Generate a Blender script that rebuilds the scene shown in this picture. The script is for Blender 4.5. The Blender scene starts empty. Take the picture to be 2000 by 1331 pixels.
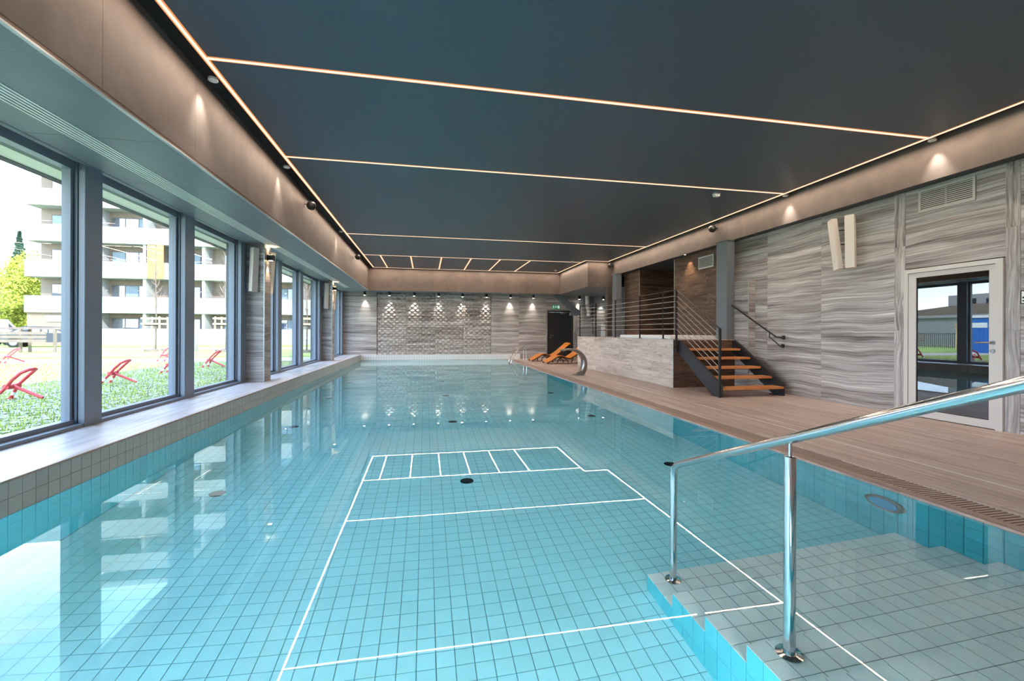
import bpy, bmesh, math, random
from mathutils import Vector, Matrix
random.seed(7)
SC = bpy.context.scene
COL = SC.collection
PI = math.pi

# ------------------------------------------------------------------ camera
F_PX, YAW, ROLL, CY = 859.75, 0.1942, -0.0036, 649.2
CAM_Z = 1.28
cd = bpy.data.cameras.new('camera')
cd.sensor_width = 36.0
cd.lens = F_PX / 2000.0 * 36.0
cd.shift_y = (CY - 665.5) / 2000.0
cd.clip_start = 0.02
cd.clip_end = 500
cam = bpy.data.objects.new('camera', cd)
COL.objects.link(cam)
cam.location = (0, 0, CAM_Z)
cam.rotation_euler = (Matrix.Rotation(-YAW, 4, 'Z') @ Matrix.Rotation(PI/2, 4, 'X') @ Matrix.Rotation(-ROLL, 4, 'Z')).to_euler()
SC.camera = cam

# ------------------------------------------------------------------ world, sun, exposure
SC.view_settings.view_transform = 'Standard'
SC.view_settings.look = 'None'
SC.view_settings.exposure = 1.45
SC.view_settings.gamma = 1.0
SC.view_settings.use_curve_mapping = False
W = bpy.data.worlds.new('sky'); SC.world = W
W.use_nodes = True
nt = W.node_tree
for n in list(nt.nodes): nt.nodes.remove(n)
w_out = nt.nodes.new('ShaderNodeOutputWorld')
w_bg = nt.nodes.new('ShaderNodeBackground')
w_tc = nt.nodes.new('ShaderNodeTexCoord')
w_sep = nt.nodes.new('ShaderNodeSeparateXYZ')
w_ramp = nt.nodes.new('ShaderNodeValToRGB')
w_map = nt.nodes.new('ShaderNodeMapping'); w_map.inputs['Scale'].default_value = (1, 1, 3.2)
w_noise = nt.nodes.new('ShaderNodeTexNoise'); w_noise.inputs['Scale'].default_value = 2.3; w_noise.inputs['Detail'].default_value = 7
w_cr = nt.nodes.new('ShaderNodeValToRGB')
w_mix = nt.nodes.new('ShaderNodeMix'); w_mix.data_type = 'RGBA'
nt.links.new(w_tc.outputs['Generated'], w_sep.inputs[0])
nt.links.new(w_sep.outputs['Z'], w_ramp.inputs[0])
w_ramp.color_ramp.elements[0].position = 0.0; w_ramp.color_ramp.elements[0].color = (0.78, 0.88, 1.0, 1)
w_ramp.color_ramp.elements[1].position = 0.75; w_ramp.color_ramp.elements[1].color = (0.20, 0.42, 0.85, 1)
e = w_ramp.color_ramp.elements.new(0.22); e.color = (0.42, 0.66, 1.0, 1)
nt.links.new(w_tc.outputs['Generated'], w_map.inputs[0])
nt.links.new(w_map.outputs[0], w_noise.inputs['Vector'])
nt.links.new(w_noise.outputs['Fac'], w_cr.inputs[0])
w_cr.color_ramp.elements[0].position = 0.44; w_cr.color_ramp.elements[1].position = 0.68
nt.links.new(w_cr.outputs[0], w_mix.inputs['Factor'])
nt.links.new(w_ramp.outputs[0], w_mix.inputs['A'])
w_mix.inputs['B'].default_value = (0.98, 0.99, 1.0, 1)
nt.links.new(w_mix.outputs['Result'], w_bg.inputs['Color'])
w_bg.inputs['Strength'].default_value = 3.4
nt.links.new(w_bg.outputs[0], w_out.inputs[0])

sd = bpy.data.lights.new('sun', 'SUN'); sd.energy = 2.8; sd.angle = math.radians(0.6); sd.color = (1.0, 0.94, 0.84)
sun = bpy.data.objects.new('sun', sd); COL.objects.link(sun)
sun.rotation_euler = Vector((-0.55, 0.70, -0.55)).to_track_quat('-Z', 'Y').to_euler()

LED_E = 0.62           # emission of the visible light line diffusers
LED_W = 2.3           # watts of lamp per metre of light line
LED_COL = (1.0, 0.79, 0.62)
SPOT_W = 34.0
POOL_FILL_W = 9.5  # watts of each added fill lamp under water

try:
    SC.cycles.use_adaptive_sampling = True
    SC.cycles.adaptive_threshold = 0.05
    SC.cycles.max_bounces = 7
    SC.cycles.diffuse_bounces = 3
    SC.cycles.glossy_bounces = 4
    SC.cycles.transmission_bounces = 5
    SC.cycles.transparent_max_bounces = 12
    SC.cycles.sample_clamp_indirect = 14.0
    SC.cycles.blur_glossy = 0.05
    SC.cycles.use_denoising = True
except Exception:
    pass

# ------------------------------------------------------------------ helpers
def lin(c):
    c = c / 255.0
    return c / 12.92 if c <= 0.04045 else ((c + 0.055) / 1.055) ** 2.4
def rgb(r, g, b): return (lin(r), lin(g), lin(b), 1.0)

class MB:
    def __init__(s): s.v = []; s.f = []
    def add(s, vs, fs):
        k = len(s.v); s.v += [tuple(p) for p in vs]; s.f += [tuple(i + k for i in f) for f in fs]; return s
    def box(s, x0, x1, y0, y1, z0, z1):
        return s.add([(x0,y0,z0),(x1,y0,z0),(x1,y1,z0),(x0,y1,z0),(x0,y0,z1),(x1,y0,z1),(x1,y1,z1),(x0,y1,z1)],
                     [(0,3,2,1),(4,5,6,7),(0,1,5,4),(1,2,6,5),(2,3,7,6),(3,0,4,7)])
    def chamfer_box(s, x0, x1, y0, y1, z0, z1, b):
        bm = bmesh.new(); m = MB().box(x0,x1,y0,y1,z0,z1)
        vs = [bm.verts.new(p) for p in m.v]
        for f in m.f: bm.faces.new([vs[i] for i in f])
        bmesh.ops.bevel(bm, geom=list(bm.edges), offset=b, segments=2, affect='EDGES', profile=0.5)
        bm.verts.index_update()
        s.add([tuple(v.co) for v in bm.verts], [tuple(v.index for v in f.verts) for f in bm.faces]); bm.free(); return s
    def quad(s, a, b, c, d): return s.add([a,b,c,d], [(0,1,2,3)])
    def beam(s, a, b, w, h, up=(0,0,1)):
        a = Vector(a); b = Vector(b); d = (b-a).normalized(); u = Vector(up)
        r = d.cross(u)
        if r.length < 1e-4: r = d.cross(Vector((1,0,0)))
        r.normalize(); u = r.cross(d).normalized()
        vs = []
        for p in (a, b):
            for i, j in ((-1,-1),(1,-1),(1,1),(-1,1)): vs.append(p + r*(i*w/2) + u*(j*h/2))
        return s.add(vs, [(0,1,2,3),(7,6,5,4),(0,4,5,1),(1,5,6,2),(2,6,7,3),(3,7,4,0)])
    def tube(s, pts, r, n=10, cap=True, closed=False):
        pts = [Vector(p) for p in pts]; N = len(pts)
        rr = r if isinstance(r, (list, tuple)) else [r]*N
        rings = []; prev = None
        for i, p in enumerate(pts):
            if closed: d = (pts[(i+1) % N] - pts[i-1]).normalized()
            else:
                a = pts[max(i-1,0)]; b = pts[min(i+1,N-1)]; d = (b-a).normalized()
            if prev is None:
                u = Vector((0,0,1)) if abs(d.z) < 0.9 else Vector((1,0,0))
                u = (u - d*u.dot(d)).normalized()
            else:
                u = (prev - d*prev.dot(d)).normalized()
            prev = u; w = d.cross(u)
            rings.append([p + u*(math.cos(2*PI*k/n)*rr[i]) + w*(math.sin(2*PI*k/n)*rr[i]) for k in range(n)])
        vs = [q for g in rings for q in g]; fs = []
        M = N if closed else N-1
        for i in range(M):
            j = (i+1) % N
            for k in range(n):
                l = (k+1) % n; fs.append((i*n+k, i*n+l, j*n+l, j*n+k))
        if cap and not closed:
            fs.append(tuple(range(n-1,-1,-1))); fs.append(tuple((N-1)*n+k for k in range(n)))
        return s.add(vs, fs)
    def lathe(s, prof, c=(0,0,0), n=20, axis='Z'):
        vs = []; fs = []
        for r, z in prof:
            for k in range(n):
                x, y = r*math.cos(2*PI*k/n), r*math.sin(2*PI*k/n)
                p = (x,y,z) if axis == 'Z' else ((z,x,y) if axis == 'X' else (x,z,y))
                vs.append((p[0]+c[0], p[1]+c[1], p[2]+c[2]))
        for i in range(len(prof)-1):
            for k in range(n):
                l = (k+1) % n; fs.append((i*n+k, i*n+l, (i+1)*n+l, (i+1)*n+k))
        fs.append(tuple(range(n-1,-1,-1))); fs.append(tuple((len(prof)-1)*n+k for k in range(n)))
        return s.add(vs, fs)
    def prism(s, poly, axis, a0, a1):
        n = len(poly); vs = []
        for a in (a0, a1):
            for p, q in poly:
                vs.append({'X': (a,p,q), 'Y': (p,a,q), 'Z': (p,q,a)}[axis])
        fs = [tuple(range(n)), tuple(range(2*n-1, n-1, -1))]
        for i in range(n):
            j = (i+1) % n; fs.append((i, i+n, j+n, j))
        return s.add(vs, fs)
    def mesh(s, name, smooth=False):
        me = bpy.data.meshes.new(name); me.from_pydata(s.v, [], s.f); me.validate()
        bm = bmesh.new(); bm.from_mesh(me); bmesh.ops.recalc_face_normals(bm, faces=bm.faces)
        bm.to_mesh(me); bm.free()
        if smooth:
            me.polygons.foreach_set('use_smooth', [True]*len(me.polygons))
            try: me.set_sharp_from_angle(angle=math.radians(38))
            except Exception: pass
        me.update(); return me

def wloc(o):
    v = Vector((0,0,0))
    while o is not None: v += o.location; o = o.parent
    return v
def link(o, parent=None, world=True):
    COL.objects.link(o)
    if parent is not None:
        o.parent = parent
        if world: o.location = o.location - wloc(parent)
    return o
def obj(name, mb, mat, parent=None, smooth=False, world=True):
    me = mb.mesh(name, smooth) if isinstance(mb, MB) else mb
    if mat is not None and not me.materials: me.materials.append(mat)
    return link(bpy.data.objects.new(name, me), parent, world)
def inst(name, me, loc, parent, scale=None, rotz=0):
    o = bpy.data.objects.new(name, me); o.location = loc
    if scale: o.scale = scale
    if rotz: o.rotation_euler.z = rotz
    return link(o, parent)
def thing(name, label, cat, loc=(0,0,0), rotz=0, group=None, kind=None):
    o = bpy.data.objects.new(name, None); COL.objects.link(o)
    o.empty_display_size = 0.1
    o.location = loc; o.rotation_euler.z = rotz
    return tag(o, label, cat, group, kind)
def tag(o, label, cat, group=None, kind=None):
    o['label'] = label; o['category'] = cat
    if group: o['group'] = group
    if kind: o['kind'] = kind
    return o
def copy_tree(o, parent=None):
    c = o.copy(); COL.objects.link(c); c.parent = parent
    for ch in o.children: copy_tree(ch, c)
    return c
def px_u(x, y):
    s, c = math.sin(YAW), math.cos(YAW); d = x*s + y*c
    return (1000 + F_PX*(x*c - y*s)/d if d > 0.05 else 1e9), d

# ------------------------------------------------------------------ materials
def new_mat(name):
    m = bpy.data.materials.new(name); m.use_nodes = True
    nt = m.node_tree; b = nt.nodes['Principled BSDF']
    return m, nt, b
def plain(name, col, rough=0.5, metal=0.0, spec=0.5, var=0.0, scale=6.0, bump=0.0, rand=0.0):
    m, nt, b = new_mat(name)
    b.inputs['Base Color'].default_value = col; b.inputs['Roughness'].default_value = rough
    b.inputs['Metallic'].default_value = metal; b.inputs['Specular IOR Level'].default_value = spec
    if var or bump or rand:
        g = nt.nodes.new('ShaderNodeNewGeometry')
        n = nt.nodes.new('ShaderNodeTexNoise'); n.inputs['Scale'].default_value = scale; n.inputs['Detail'].default_value = 5
        nt.links.new(g.outputs['Position'], n.inputs['Vector'])
        mr = nt.nodes.new('ShaderNodeMapRange'); mr.inputs['From Min'].default_value = 0.3; mr.inputs['From Max'].default_value = 0.7
        mr.inputs['To Min'].default_value = 1-var; mr.inputs['To Max'].default_value = 1+var
        nt.links.new(n.outputs['Fac'], mr.inputs['Value'])
        val = mr.outputs[0]
        if rand:
            oi = nt.nodes.new('ShaderNodeObjectInfo')
            mr2 = nt.nodes.new('ShaderNodeMapRange'); mr2.inputs['To Min'].default_value = 1-rand; mr2.inputs['To Max'].default_value = 1+rand
            nt.links.new(oi.outputs['Random'], mr2.inputs['Value'])
            mm = nt.nodes.new('ShaderNodeMath'); mm.operation = 'MULTIPLY'
            nt.links.new(val, mm.inputs[0]); nt.links.new(mr2.outputs[0], mm.inputs[1]); val = mm.outputs[0]
        h = nt.nodes.new('ShaderNodeHueSaturation'); h.inputs['Color'].default_value = col
        nt.links.new(val, h.inputs['Value']); nt.links.new(h.outputs[0], b.inputs['Base Color'])
        if bump:
            bp = nt.nodes.new('ShaderNodeBump'); bp.inputs['Strength'].default_value = bump; bp.inputs['Distance'].default_value = 0.01
            nt.links.new(n.outputs['Fac'], bp.inputs['Height']); nt.links.new(bp.outputs[0], b.inputs['Normal'])
    return m
def streak(name, cols, sc, fine, rough=0.45, spec=0.4, rand=12.0, dist=0.6, bump=0.15, warp=0.35, tint=0.0, fw=0.45, knots=0.0):
    """layered stone / wood grain: noise stretched along the grain, moved per piece"""
    m, nt, b = new_mat(name)
    L = nt.links
    g = nt.nodes.new('ShaderNodeNewGeometry'); oi = nt.nodes.new('ShaderNodeObjectInfo')
    ml = nt.nodes.new('ShaderNodeMath'); ml.operation = 'MULTIPLY'; ml.inputs[1].default_value = rand
    L.new(oi.outputs['Random'], ml.inputs[0])
    cb = nt.nodes.new('ShaderNodeCombineXYZ')
    for i in range(3): L.new(ml.outputs[0], cb.inputs[i])
    ad = nt.nodes.new('ShaderNodeVectorMath'); ad.operation = 'ADD'
    L.new(g.outputs['Position'], ad.inputs[0]); L.new(cb.outputs[0], ad.inputs[1])
    # slow warp so that the veins wander
    wn = nt.nodes.new('ShaderNodeTexNoise'); wn.inputs['Scale'].default_value = 0.9; wn.inputs['Detail'].default_value = 2
    L.new(ad.outputs[0], wn.inputs['Vector'])
    ws = nt.nodes.new('ShaderNodeVectorMath'); ws.operation = 'SCALE'; ws.inputs['Scale'].default_value = warp
    L.new(wn.outputs['Color'], ws.inputs[0])
    ad2 = nt.nodes.new('ShaderNodeVectorMath'); ad2.operation = 'ADD'
    L.new(ad.outputs[0], ad2.inputs[0]); L.new(ws.outputs[0], ad2.inputs[1])
    def layer(scale, detail):
        mp = nt.nodes.new('ShaderNodeMapping'); mp.inputs['Scale'].default_value = scale
        n = nt.nodes.new('ShaderNodeTexNoise'); n.inputs['Scale'].default_value = 1.0; n.inputs['Detail'].default_value = detail
        n.inputs['Roughness'].default_value = 0.62; n.inputs['Distortion'].default_value = dist
        L.new(ad2.outputs[0], mp.inputs[0]); L.new(mp.outputs[0], n.inputs['Vector']); return n
    a = layer(sc, 5); c = layer(fine, 4)
    mx = nt.nodes.new('ShaderNodeMath'); mx.operation = 'MULTIPLY_ADD'; mx.inputs[1].default_value = fw
    L.new(c.outputs['Fac'], mx.inputs[0])
    sc2 = nt.nodes.new('ShaderNodeMath'); sc2.operation = 'MULTIPLY'; sc2.inputs[1].default_value = 1-fw
    L.new(a.outputs['Fac'], sc2.inputs[0]); L.new(sc2.outputs[0], mx.inputs[2])
    r = nt.nodes.new('ShaderNodeValToRGB'); L.new(mx.outputs[0], r.inputs[0])
    r.color_ramp.elements[0].position = 0.34; r.color_ramp.elements[0].color = cols[0]
    r.color_ramp.elements[1].position = 0.66; r.color_ramp.elements[1].color = cols[-1]
    for i, cc in enumerate(cols[1:-1]):
        el = r.color_ramp.elements.new(0.34 + 0.32*(i+1)/(len(cols)-1)); el.color = cc
    out = r.outputs[0]
    if knots:
        kn = nt.nodes.new('ShaderNodeTexNoise'); kn.inputs['Scale'].default_value = 1.0; kn.inputs['Detail'].default_value = 3
        km = nt.nodes.new('ShaderNodeMapping'); km.inputs['Scale'].default_value = (7,7,11)
        L.new(ad.outputs[0], km.inputs[0]); L.new(km.outputs[0], kn.inputs['Vector'])
        kr = nt.nodes.new('ShaderNodeMapRange'); kr.inputs['From Min'].default_value = 0.60; kr.inputs['From Max'].default_value = 0.72
        kr.inputs['To Min'].default_value = 1.0; kr.inputs['To Max'].default_value = 1-knots
        L.new(kn.outputs['Fac'], kr.inputs['Value'])
        kh = nt.nodes.new('ShaderNodeHueSaturation'); L.new(out, kh.inputs['Color']); L.new(kr.outputs[0], kh.inputs['Value']); out = kh.outputs[0]
    if tint:
        mr = nt.nodes.new('ShaderNodeMapRange'); mr.inputs['To Min'].default_value = 1-tint; mr.inputs['To Max'].default_value = 1+tint
        L.new(oi.outputs['Random'], mr.inputs['Value'])
        h = nt.nodes.new('ShaderNodeHueSaturation'); L.new(out, h.inputs['Color']); L.new(mr.outputs[0], h.inputs['Value']); out = h.outputs[0]
    L.new(out, b.inputs['Base Color'])
    b.inputs['Roughness'].default_value = rough; b.inputs['Specular IOR Level'].default_value = spec
    if bump:
        bp = nt.nodes.new('ShaderNodeBump'); bp.inputs['Strength'].default_value = bump; bp.inputs['Distance'].default_value = 0.006
        L.new(mx.outputs[0], bp.inputs['Height']); L.new(bp.outputs[0], b.inputs['Normal'])
    return m
def emit(name, col, s):
    m, nt, b = new_mat(name); nt.nodes.remove(b)
    e = nt.nodes.new('ShaderNodeEmission'); e.inputs['Color'].default_value = col; e.inputs['Strength'].default_value = s
    nt.links.new(e.outputs[0], nt.nodes['Material Output'].inputs[0])
    try: m.cycles.emission_sampling = 'NONE'
    except Exception: pass
    return m
def glass_pane(name, tint=(0.96,0.98,0.98,1), ior=1.45, boost=1.0):
    m, nt, b = new_mat(name); nt.nodes.remove(b)
    t = nt.nodes.new('ShaderNodeBsdfTransparent'); t.inputs[0].default_value = tint
    g = nt.nodes.new('ShaderNodeBsdfGlossy'); g.inputs['Roughness'].default_value = 0.0
    lw = nt.nodes.new('ShaderNodeLayerWeight'); lw.inputs['Blend'].default_value = 0.5
    pw = nt.nodes.new('ShaderNodeMath'); pw.operation = 'POWER'; pw.inputs[1].default_value = 5.0
    nt.links.new(lw.outputs['Facing'], pw.inputs[0])
    f = nt.nodes.new('ShaderNodeMath'); f.operation = 'MULTIPLY_ADD'; f.inputs[1].default_value = 0.9; f.inputs[2].default_value = 0.03
    nt.links.new(pw.outputs[0], f.inputs[0])
    mx = nt.nodes.new('ShaderNodeMixShader')
    nt.links.new(f.outputs[0], mx.inputs[0]); nt.links.new(t.outputs[0], mx.inputs[1]); nt.links.new(g.outputs[0], mx.inputs[2])
    nt.links.new(mx.outputs[0], nt.nodes['Material Output'].inputs[0]); return m
def coated_glass(name, refl, dark):
    m, nt, b = new_mat(name); nt.nodes.remove(b)
    d = nt.nodes.new('ShaderNodeBsdfDiffuse'); d.inputs[0].default_value = dark
    g = nt.nodes.new('ShaderNodeBsdfGlossy'); g.inputs['Roughness'].default_value = 0.0; g.inputs[0].default_value = (0.95,0.97,1,1)
    mx = nt.nodes.new('ShaderNodeMixShader'); mx.inputs[0].default_value = refl
    nt.links.new(d.outputs[0], mx.inputs[1]); nt.links.new(g.outputs[0], mx.inputs[2])
    nt.links.new(mx.outputs[0], nt.nodes['Material Output'].inputs[0]); return m
def water_mat(name):
    m, nt, b = new_mat(name); nt.nodes.remove(b)
    g = nt.nodes.new('ShaderNodeBsdfGlass'); g.inputs['IOR'].default_value = 1.333; g.inputs['Roughness'].default_value = 0.0
    g.inputs['Color'].default_value = (0.97, 1.0, 1.0, 1)
    ge = nt.nodes.new('ShaderNodeNewGeometry')
    n = nt.nodes.new('ShaderNodeTexNoise'); n.inputs['Scale'].default_value = 2.6; n.inputs['Detail'].default_value = 2
    nt.links.new(ge.outputs['Position'], n.inputs['Vector'])
    bp = nt.nodes.new('ShaderNodeBump'); bp.inputs['Strength'].default_value = 0.2; bp.inputs['Distance'].default_value = 0.00035
    nt.links.new(n.outputs['Fac'], bp.inputs['Height']); nt.links.new(bp.outputs[0], g.inputs['Normal'])
    nt.links.new(g.outputs[0], nt.nodes['Material Output'].inputs[0]); return m

M = {}
STONE = [rgb(84,76,73), rgb(142,134,130), rgb(182,176,172), rgb(222,218,215)]
M['stone'] = streak('grey veined stone', STONE, (0.28,0.28,8.5), (0.9,0.9,46), rough=0.4, tint=0.04, dist=0.2, warp=0.16, fw=0.5)
M['stone_v'] = streak('grey veined stone upright grain', STONE, (8.5,8.5,0.3), (46,46,0.9), rough=0.4, tint=0.04, dist=0.25, warp=0.16, fw=0.5)
M['wood_grey'] = streak('weathered grey wood', [rgb(136,118,107), rgb(180,164,151), rgb(200,186,173), rgb(216,203,191)], (0.8,0.8,9), (2.5,2.5,46), rough=0.55, rand=30, tint=0.08, dist=0.3, warp=0.1, knots=0.4)
M['wood_brown'] = streak('aged brown wood', [rgb(42,29,22), rgb(74,54,42), rgb(100,77,61), rgb(124,98,80)], (0.8,0.8,9), (2.5,2.5,46), rough=0.55, rand=30, tint=0.16, dist=0.3, warp=0.1, knots=0.45)
M['deck'] = streak('taupe deck plank', [rgb(132,112,103), rgb(176,156,146), rgb(200,182,172), rgb(224,208,198)], (16,0.45,1), (70,1.2,1), rough=0.42, rand=30, tint=0.07, warp=0.1, bump=0.1)
M['ledge'] = streak('pale ledge plank', [rgb(160,152,150), rgb(186,179,178), rgb(204,199,198), rgb(218,214,214)], (14,0.7,1), (60,2.4,1), rough=0.33, rand=30, tint=0.06, warp=0.1, bump=0.08, spec=0.6)
M['coping'] = streak('brown coping', [rgb(132,108,96), rgb(166,140,126), rgb(190,166,150)], (14,0.7,1), (60,2.4,1), rough=0.4, rand=30, warp=0.1)
M['grout'] = plain('grey grout', rgb(96,100,100), 0.8)
M['grout_teal'] = plain('teal grout', rgb(88,150,160), 0.8)
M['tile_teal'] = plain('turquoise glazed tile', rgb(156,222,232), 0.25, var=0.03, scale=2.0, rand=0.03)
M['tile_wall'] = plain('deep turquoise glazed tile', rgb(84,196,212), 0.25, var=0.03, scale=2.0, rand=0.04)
M['tile_step'] = plain('pale grey step tile', rgb(222,230,228), 0.3, var=0.03, scale=2.0, rand=0.03)
M['tile_grey'] = plain('grey ledge tile', rgb(178,178,174), 0.3, var=0.04, scale=3.0, rand=0.04)
M['tile_white'] = plain('white kerb tile', rgb(222,222,222), 0.3, var=0.02, rand=0.02)
M['ceiling'] = plain('dark satin ceiling', rgb(76,91,102), 0.42, spec=0.45)
M['ceiling_gap'] = plain('black shadow gap', rgb(26,26,28), 0.8)
M['fascia'] = plain('taupe fibre cement', rgb(106,94,87), 0.6, var=0.14, scale=4, bump=0.08)
M['soffit'] = plain('grey soffit board', rgb(116,124,128), 0.5, var=0.05, scale=3, bump=0.05)
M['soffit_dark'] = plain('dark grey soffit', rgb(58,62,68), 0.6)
M['plaster'] = plain('grey painted plaster', rgb(150,154,156), 0.7, var=0.02)
M['steel_paint'] = plain('grey painted steel', rgb(112,118,124), 0.5, var=0.03)
M['frame'] = plain('anthracite window frame', rgb(122,132,144), 0.4, spec=0.5)
M['rail_bar'] = plain('grey railing bar', rgb(158,152,148), 0.4, metal=0.3)
M['frame_light'] = plain('silver glazing bead', rgb(170,174,178), 0.35, metal=0.6)
M['door_light'] = plain('pale grey door frame', rgb(206,200,194), 0.45)
M['black'] = plain('black painted steel', rgb(34,34,37), 0.45)
M['black_matt'] = plain('matt black', rgb(22,22,24), 0.6)
M['door_dark'] = plain('dark charcoal door leaf', rgb(34,36,38), 0.5)
M['steel'] = plain('polished stainless steel', rgb(206,206,206), 0.12, metal=1.0)
M['steel_dull'] = plain('brushed stainless steel', rgb(150,146,142), 0.3, metal=1.0)
M['tread'] = streak('orange oiled wood', [rgb(176,104,52), rgb(204,134,76), rgb(222,156,98)], (1.5,14,14), (5,60,60), rough=0.4, rand=20, tint=0.06)
M['lounger'] = streak('orange teak', [rgb(190,104,36), rgb(222,136,58), rgb(236,156,80)], (12,12,12), (40,40,40), rough=0.4, rand=20, tint=0.06)
M['lounger_dark'] = plain('dark brown wood edge', rgb(74,42,22), 0.5)
M['white'] = plain('white enamel', rgb(232,230,226), 0.4)
M['white_panel'] = plain('off white panel', rgb(226,216,206), 0.5)
M['grille'] = plain('grey grille', rgb(196,192,186), 0.5)
M['grate'] = plain('brown grate bar', rgb(178,156,144), 0.5, rand=0.05)
M['gutter'] = plain('dark gutter', rgb(30,28,30), 0.8)
M['speaker'] = plain('black speaker shell', rgb(30,26,25), 0.5)
M['led'] = emit('warm light line', (1.0, 0.76, 0.53, 1), LED_E)
M['led_halo'] = emit('orange halo painted along the light line', (1.0, 0.36, 0.12, 1), 0.34)  # glow around the lines, put into emissive strips
M['lamp_cool'] = emit('neutral lamp lens', (1.0, 0.93, 0.80, 1), 12.0)
M['lamp_warm'] = emit('warm lamp lens', (1.0, 0.72, 0.42, 1), 10.0)
M['glass'] = glass_pane('clear window glass')
M['door_glass'] = coated_glass('reflective door glass', 0.17, (0.006,0.006,0.007,1))
M['water'] = water_mat('pool water')
M['inlet'] = plain('dark floor inlet', rgb(16,34,40), 0.9, spec=0.05)
M['lens_blue'] = plain('blue underwater lamp lens', rgb(104,176,216), 0.2)
M['sign_green'] = emit('green exit sign', (0.01, 0.12, 0.06, 1), 0.5)
M['sign_white'] = emit('white sign pictogram', (0.85, 1.0, 0.92, 1), 0.22)
M['paper'] = plain('white sign paper', rgb(235,235,232), 0.6)
M['red'] = plain('red sign paint', rgb(190,40,40), 0.5)
M['barrier_red'] = plain('red enamel steel', rgb(196,58,62), 0.4)
M['band_white'] = plain('white reflective band', rgb(240,238,230), 0.4)
M['render_white'] = plain('white rendered facade', rgb(158,158,155), 0.8, var=0.02, scale=1)
M['render_cream'] = plain('cream rendered wall', rgb(134,119,104), 0.8, var=0.03, scale=1)
M['render_pink'] = plain('peach rendered wall', rgb(140,124,111), 0.8, var=0.02, scale=1)
M['orange_panel'] = plain('orange facade panel', rgb(168,124,76), 0.7)
M['soffit_out'] = plain('cream outside soffit', rgb(238,234,216), 0.7)
M['win_frame_out'] = plain('grey brown window frame', rgb(96,92,92), 0.5)
M['win_out'] = coated_glass('facade window glass', 0.2, rgb(56,66,76))
M['curtain'] = plain('pale curtain', rgb(140,156,166), 0.8, var=0.1, scale=9)
M['grass'] = plain('lawn grass', rgb(158,178,84), 0.9, var=0.25, scale=1.3)
M['grass_dry'] = plain('turf between pavers', rgb(150,160,84), 0.9, var=0.3, scale=2.5)
M['gravel'] = plain('pale gravel path', rgb(176,168,150), 0.9, var=0.12, scale=6)
M['paver'] = plain('pale concrete paver', rgb(166,166,150), 0.8, var=0.1, scale=8, rand=0.1)
M['stake'] = plain('raw pine stake', rgb(214,182,140), 0.7, var=0.1)
M['bark'] = plain('grey bark', rgb(110,96,86), 0.9, var=0.2)
M['leaf_yellow'] = plain('yellow green leaves', rgb(186,190,84), 0.8, var=0.25, scale=3)
M['leaf_dark'] = plain('dark fir needles', rgb(70,100,80), 0.8, var=0.25, scale=3)
M['leaf_brown'] = plain('brown bare twigs', rgb(150,128,116), 0.9)
M['blue_cabin'] = plain('blue cabin panel', rgb(44,110,190), 0.5)
M['car_dark'] = plain('dark car paint', rgb(58,62,72), 0.3)
M['car_white'] = plain('white van paint', rgb(230,230,232), 0.3)
M['tyre'] = plain('black tyre rubber', rgb(28,28,28), 0.8)
M['timber_grey'] = plain('grey timber', rgb(128,112,102), 0.8, var=0.1)
M['trim_metal'] = plain('satin edge trim', rgb(176,182,184), 0.3, metal=0.7)
M['trim_copper'] = plain('brown bottom strip', rgb(112,88,72), 0.4, metal=0.3)

# ------------------------------------------------------------------ key measures (metres, water at z = 0)
XPL, XPR = -2.82, 3.73          # pool sides at the water
YP0, YP1 = 0.55, 20.45          # near and far pool edges
POOL_D = 1.13
LEDGE_Z = 0.25
XWIN = -3.58                    # inner face of the window frames
XWR = 7.32                      # right wall face
YFAR = 20.62                    # far wall face
YBACK = -6.0
ZC = 4.013                      # ceiling raft underside
XLL, XLR, XLN = -2.169, 6.884, 5.963
YL = [4.91, 7.431, 12.912, 16.322, 19.441]
YLN = 15.902
XFL, XFR = -2.40, 7.10          # bulkhead faces
ZSL, ZSR = 3.06, 3.475          # soffit heights
DECK_Z = 0.02
PT = 0.11                       # tile pitch
PX, PY0, PY1, PZ = 5.56, 9.16, 15.62, 1.13   # raised platform

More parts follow.
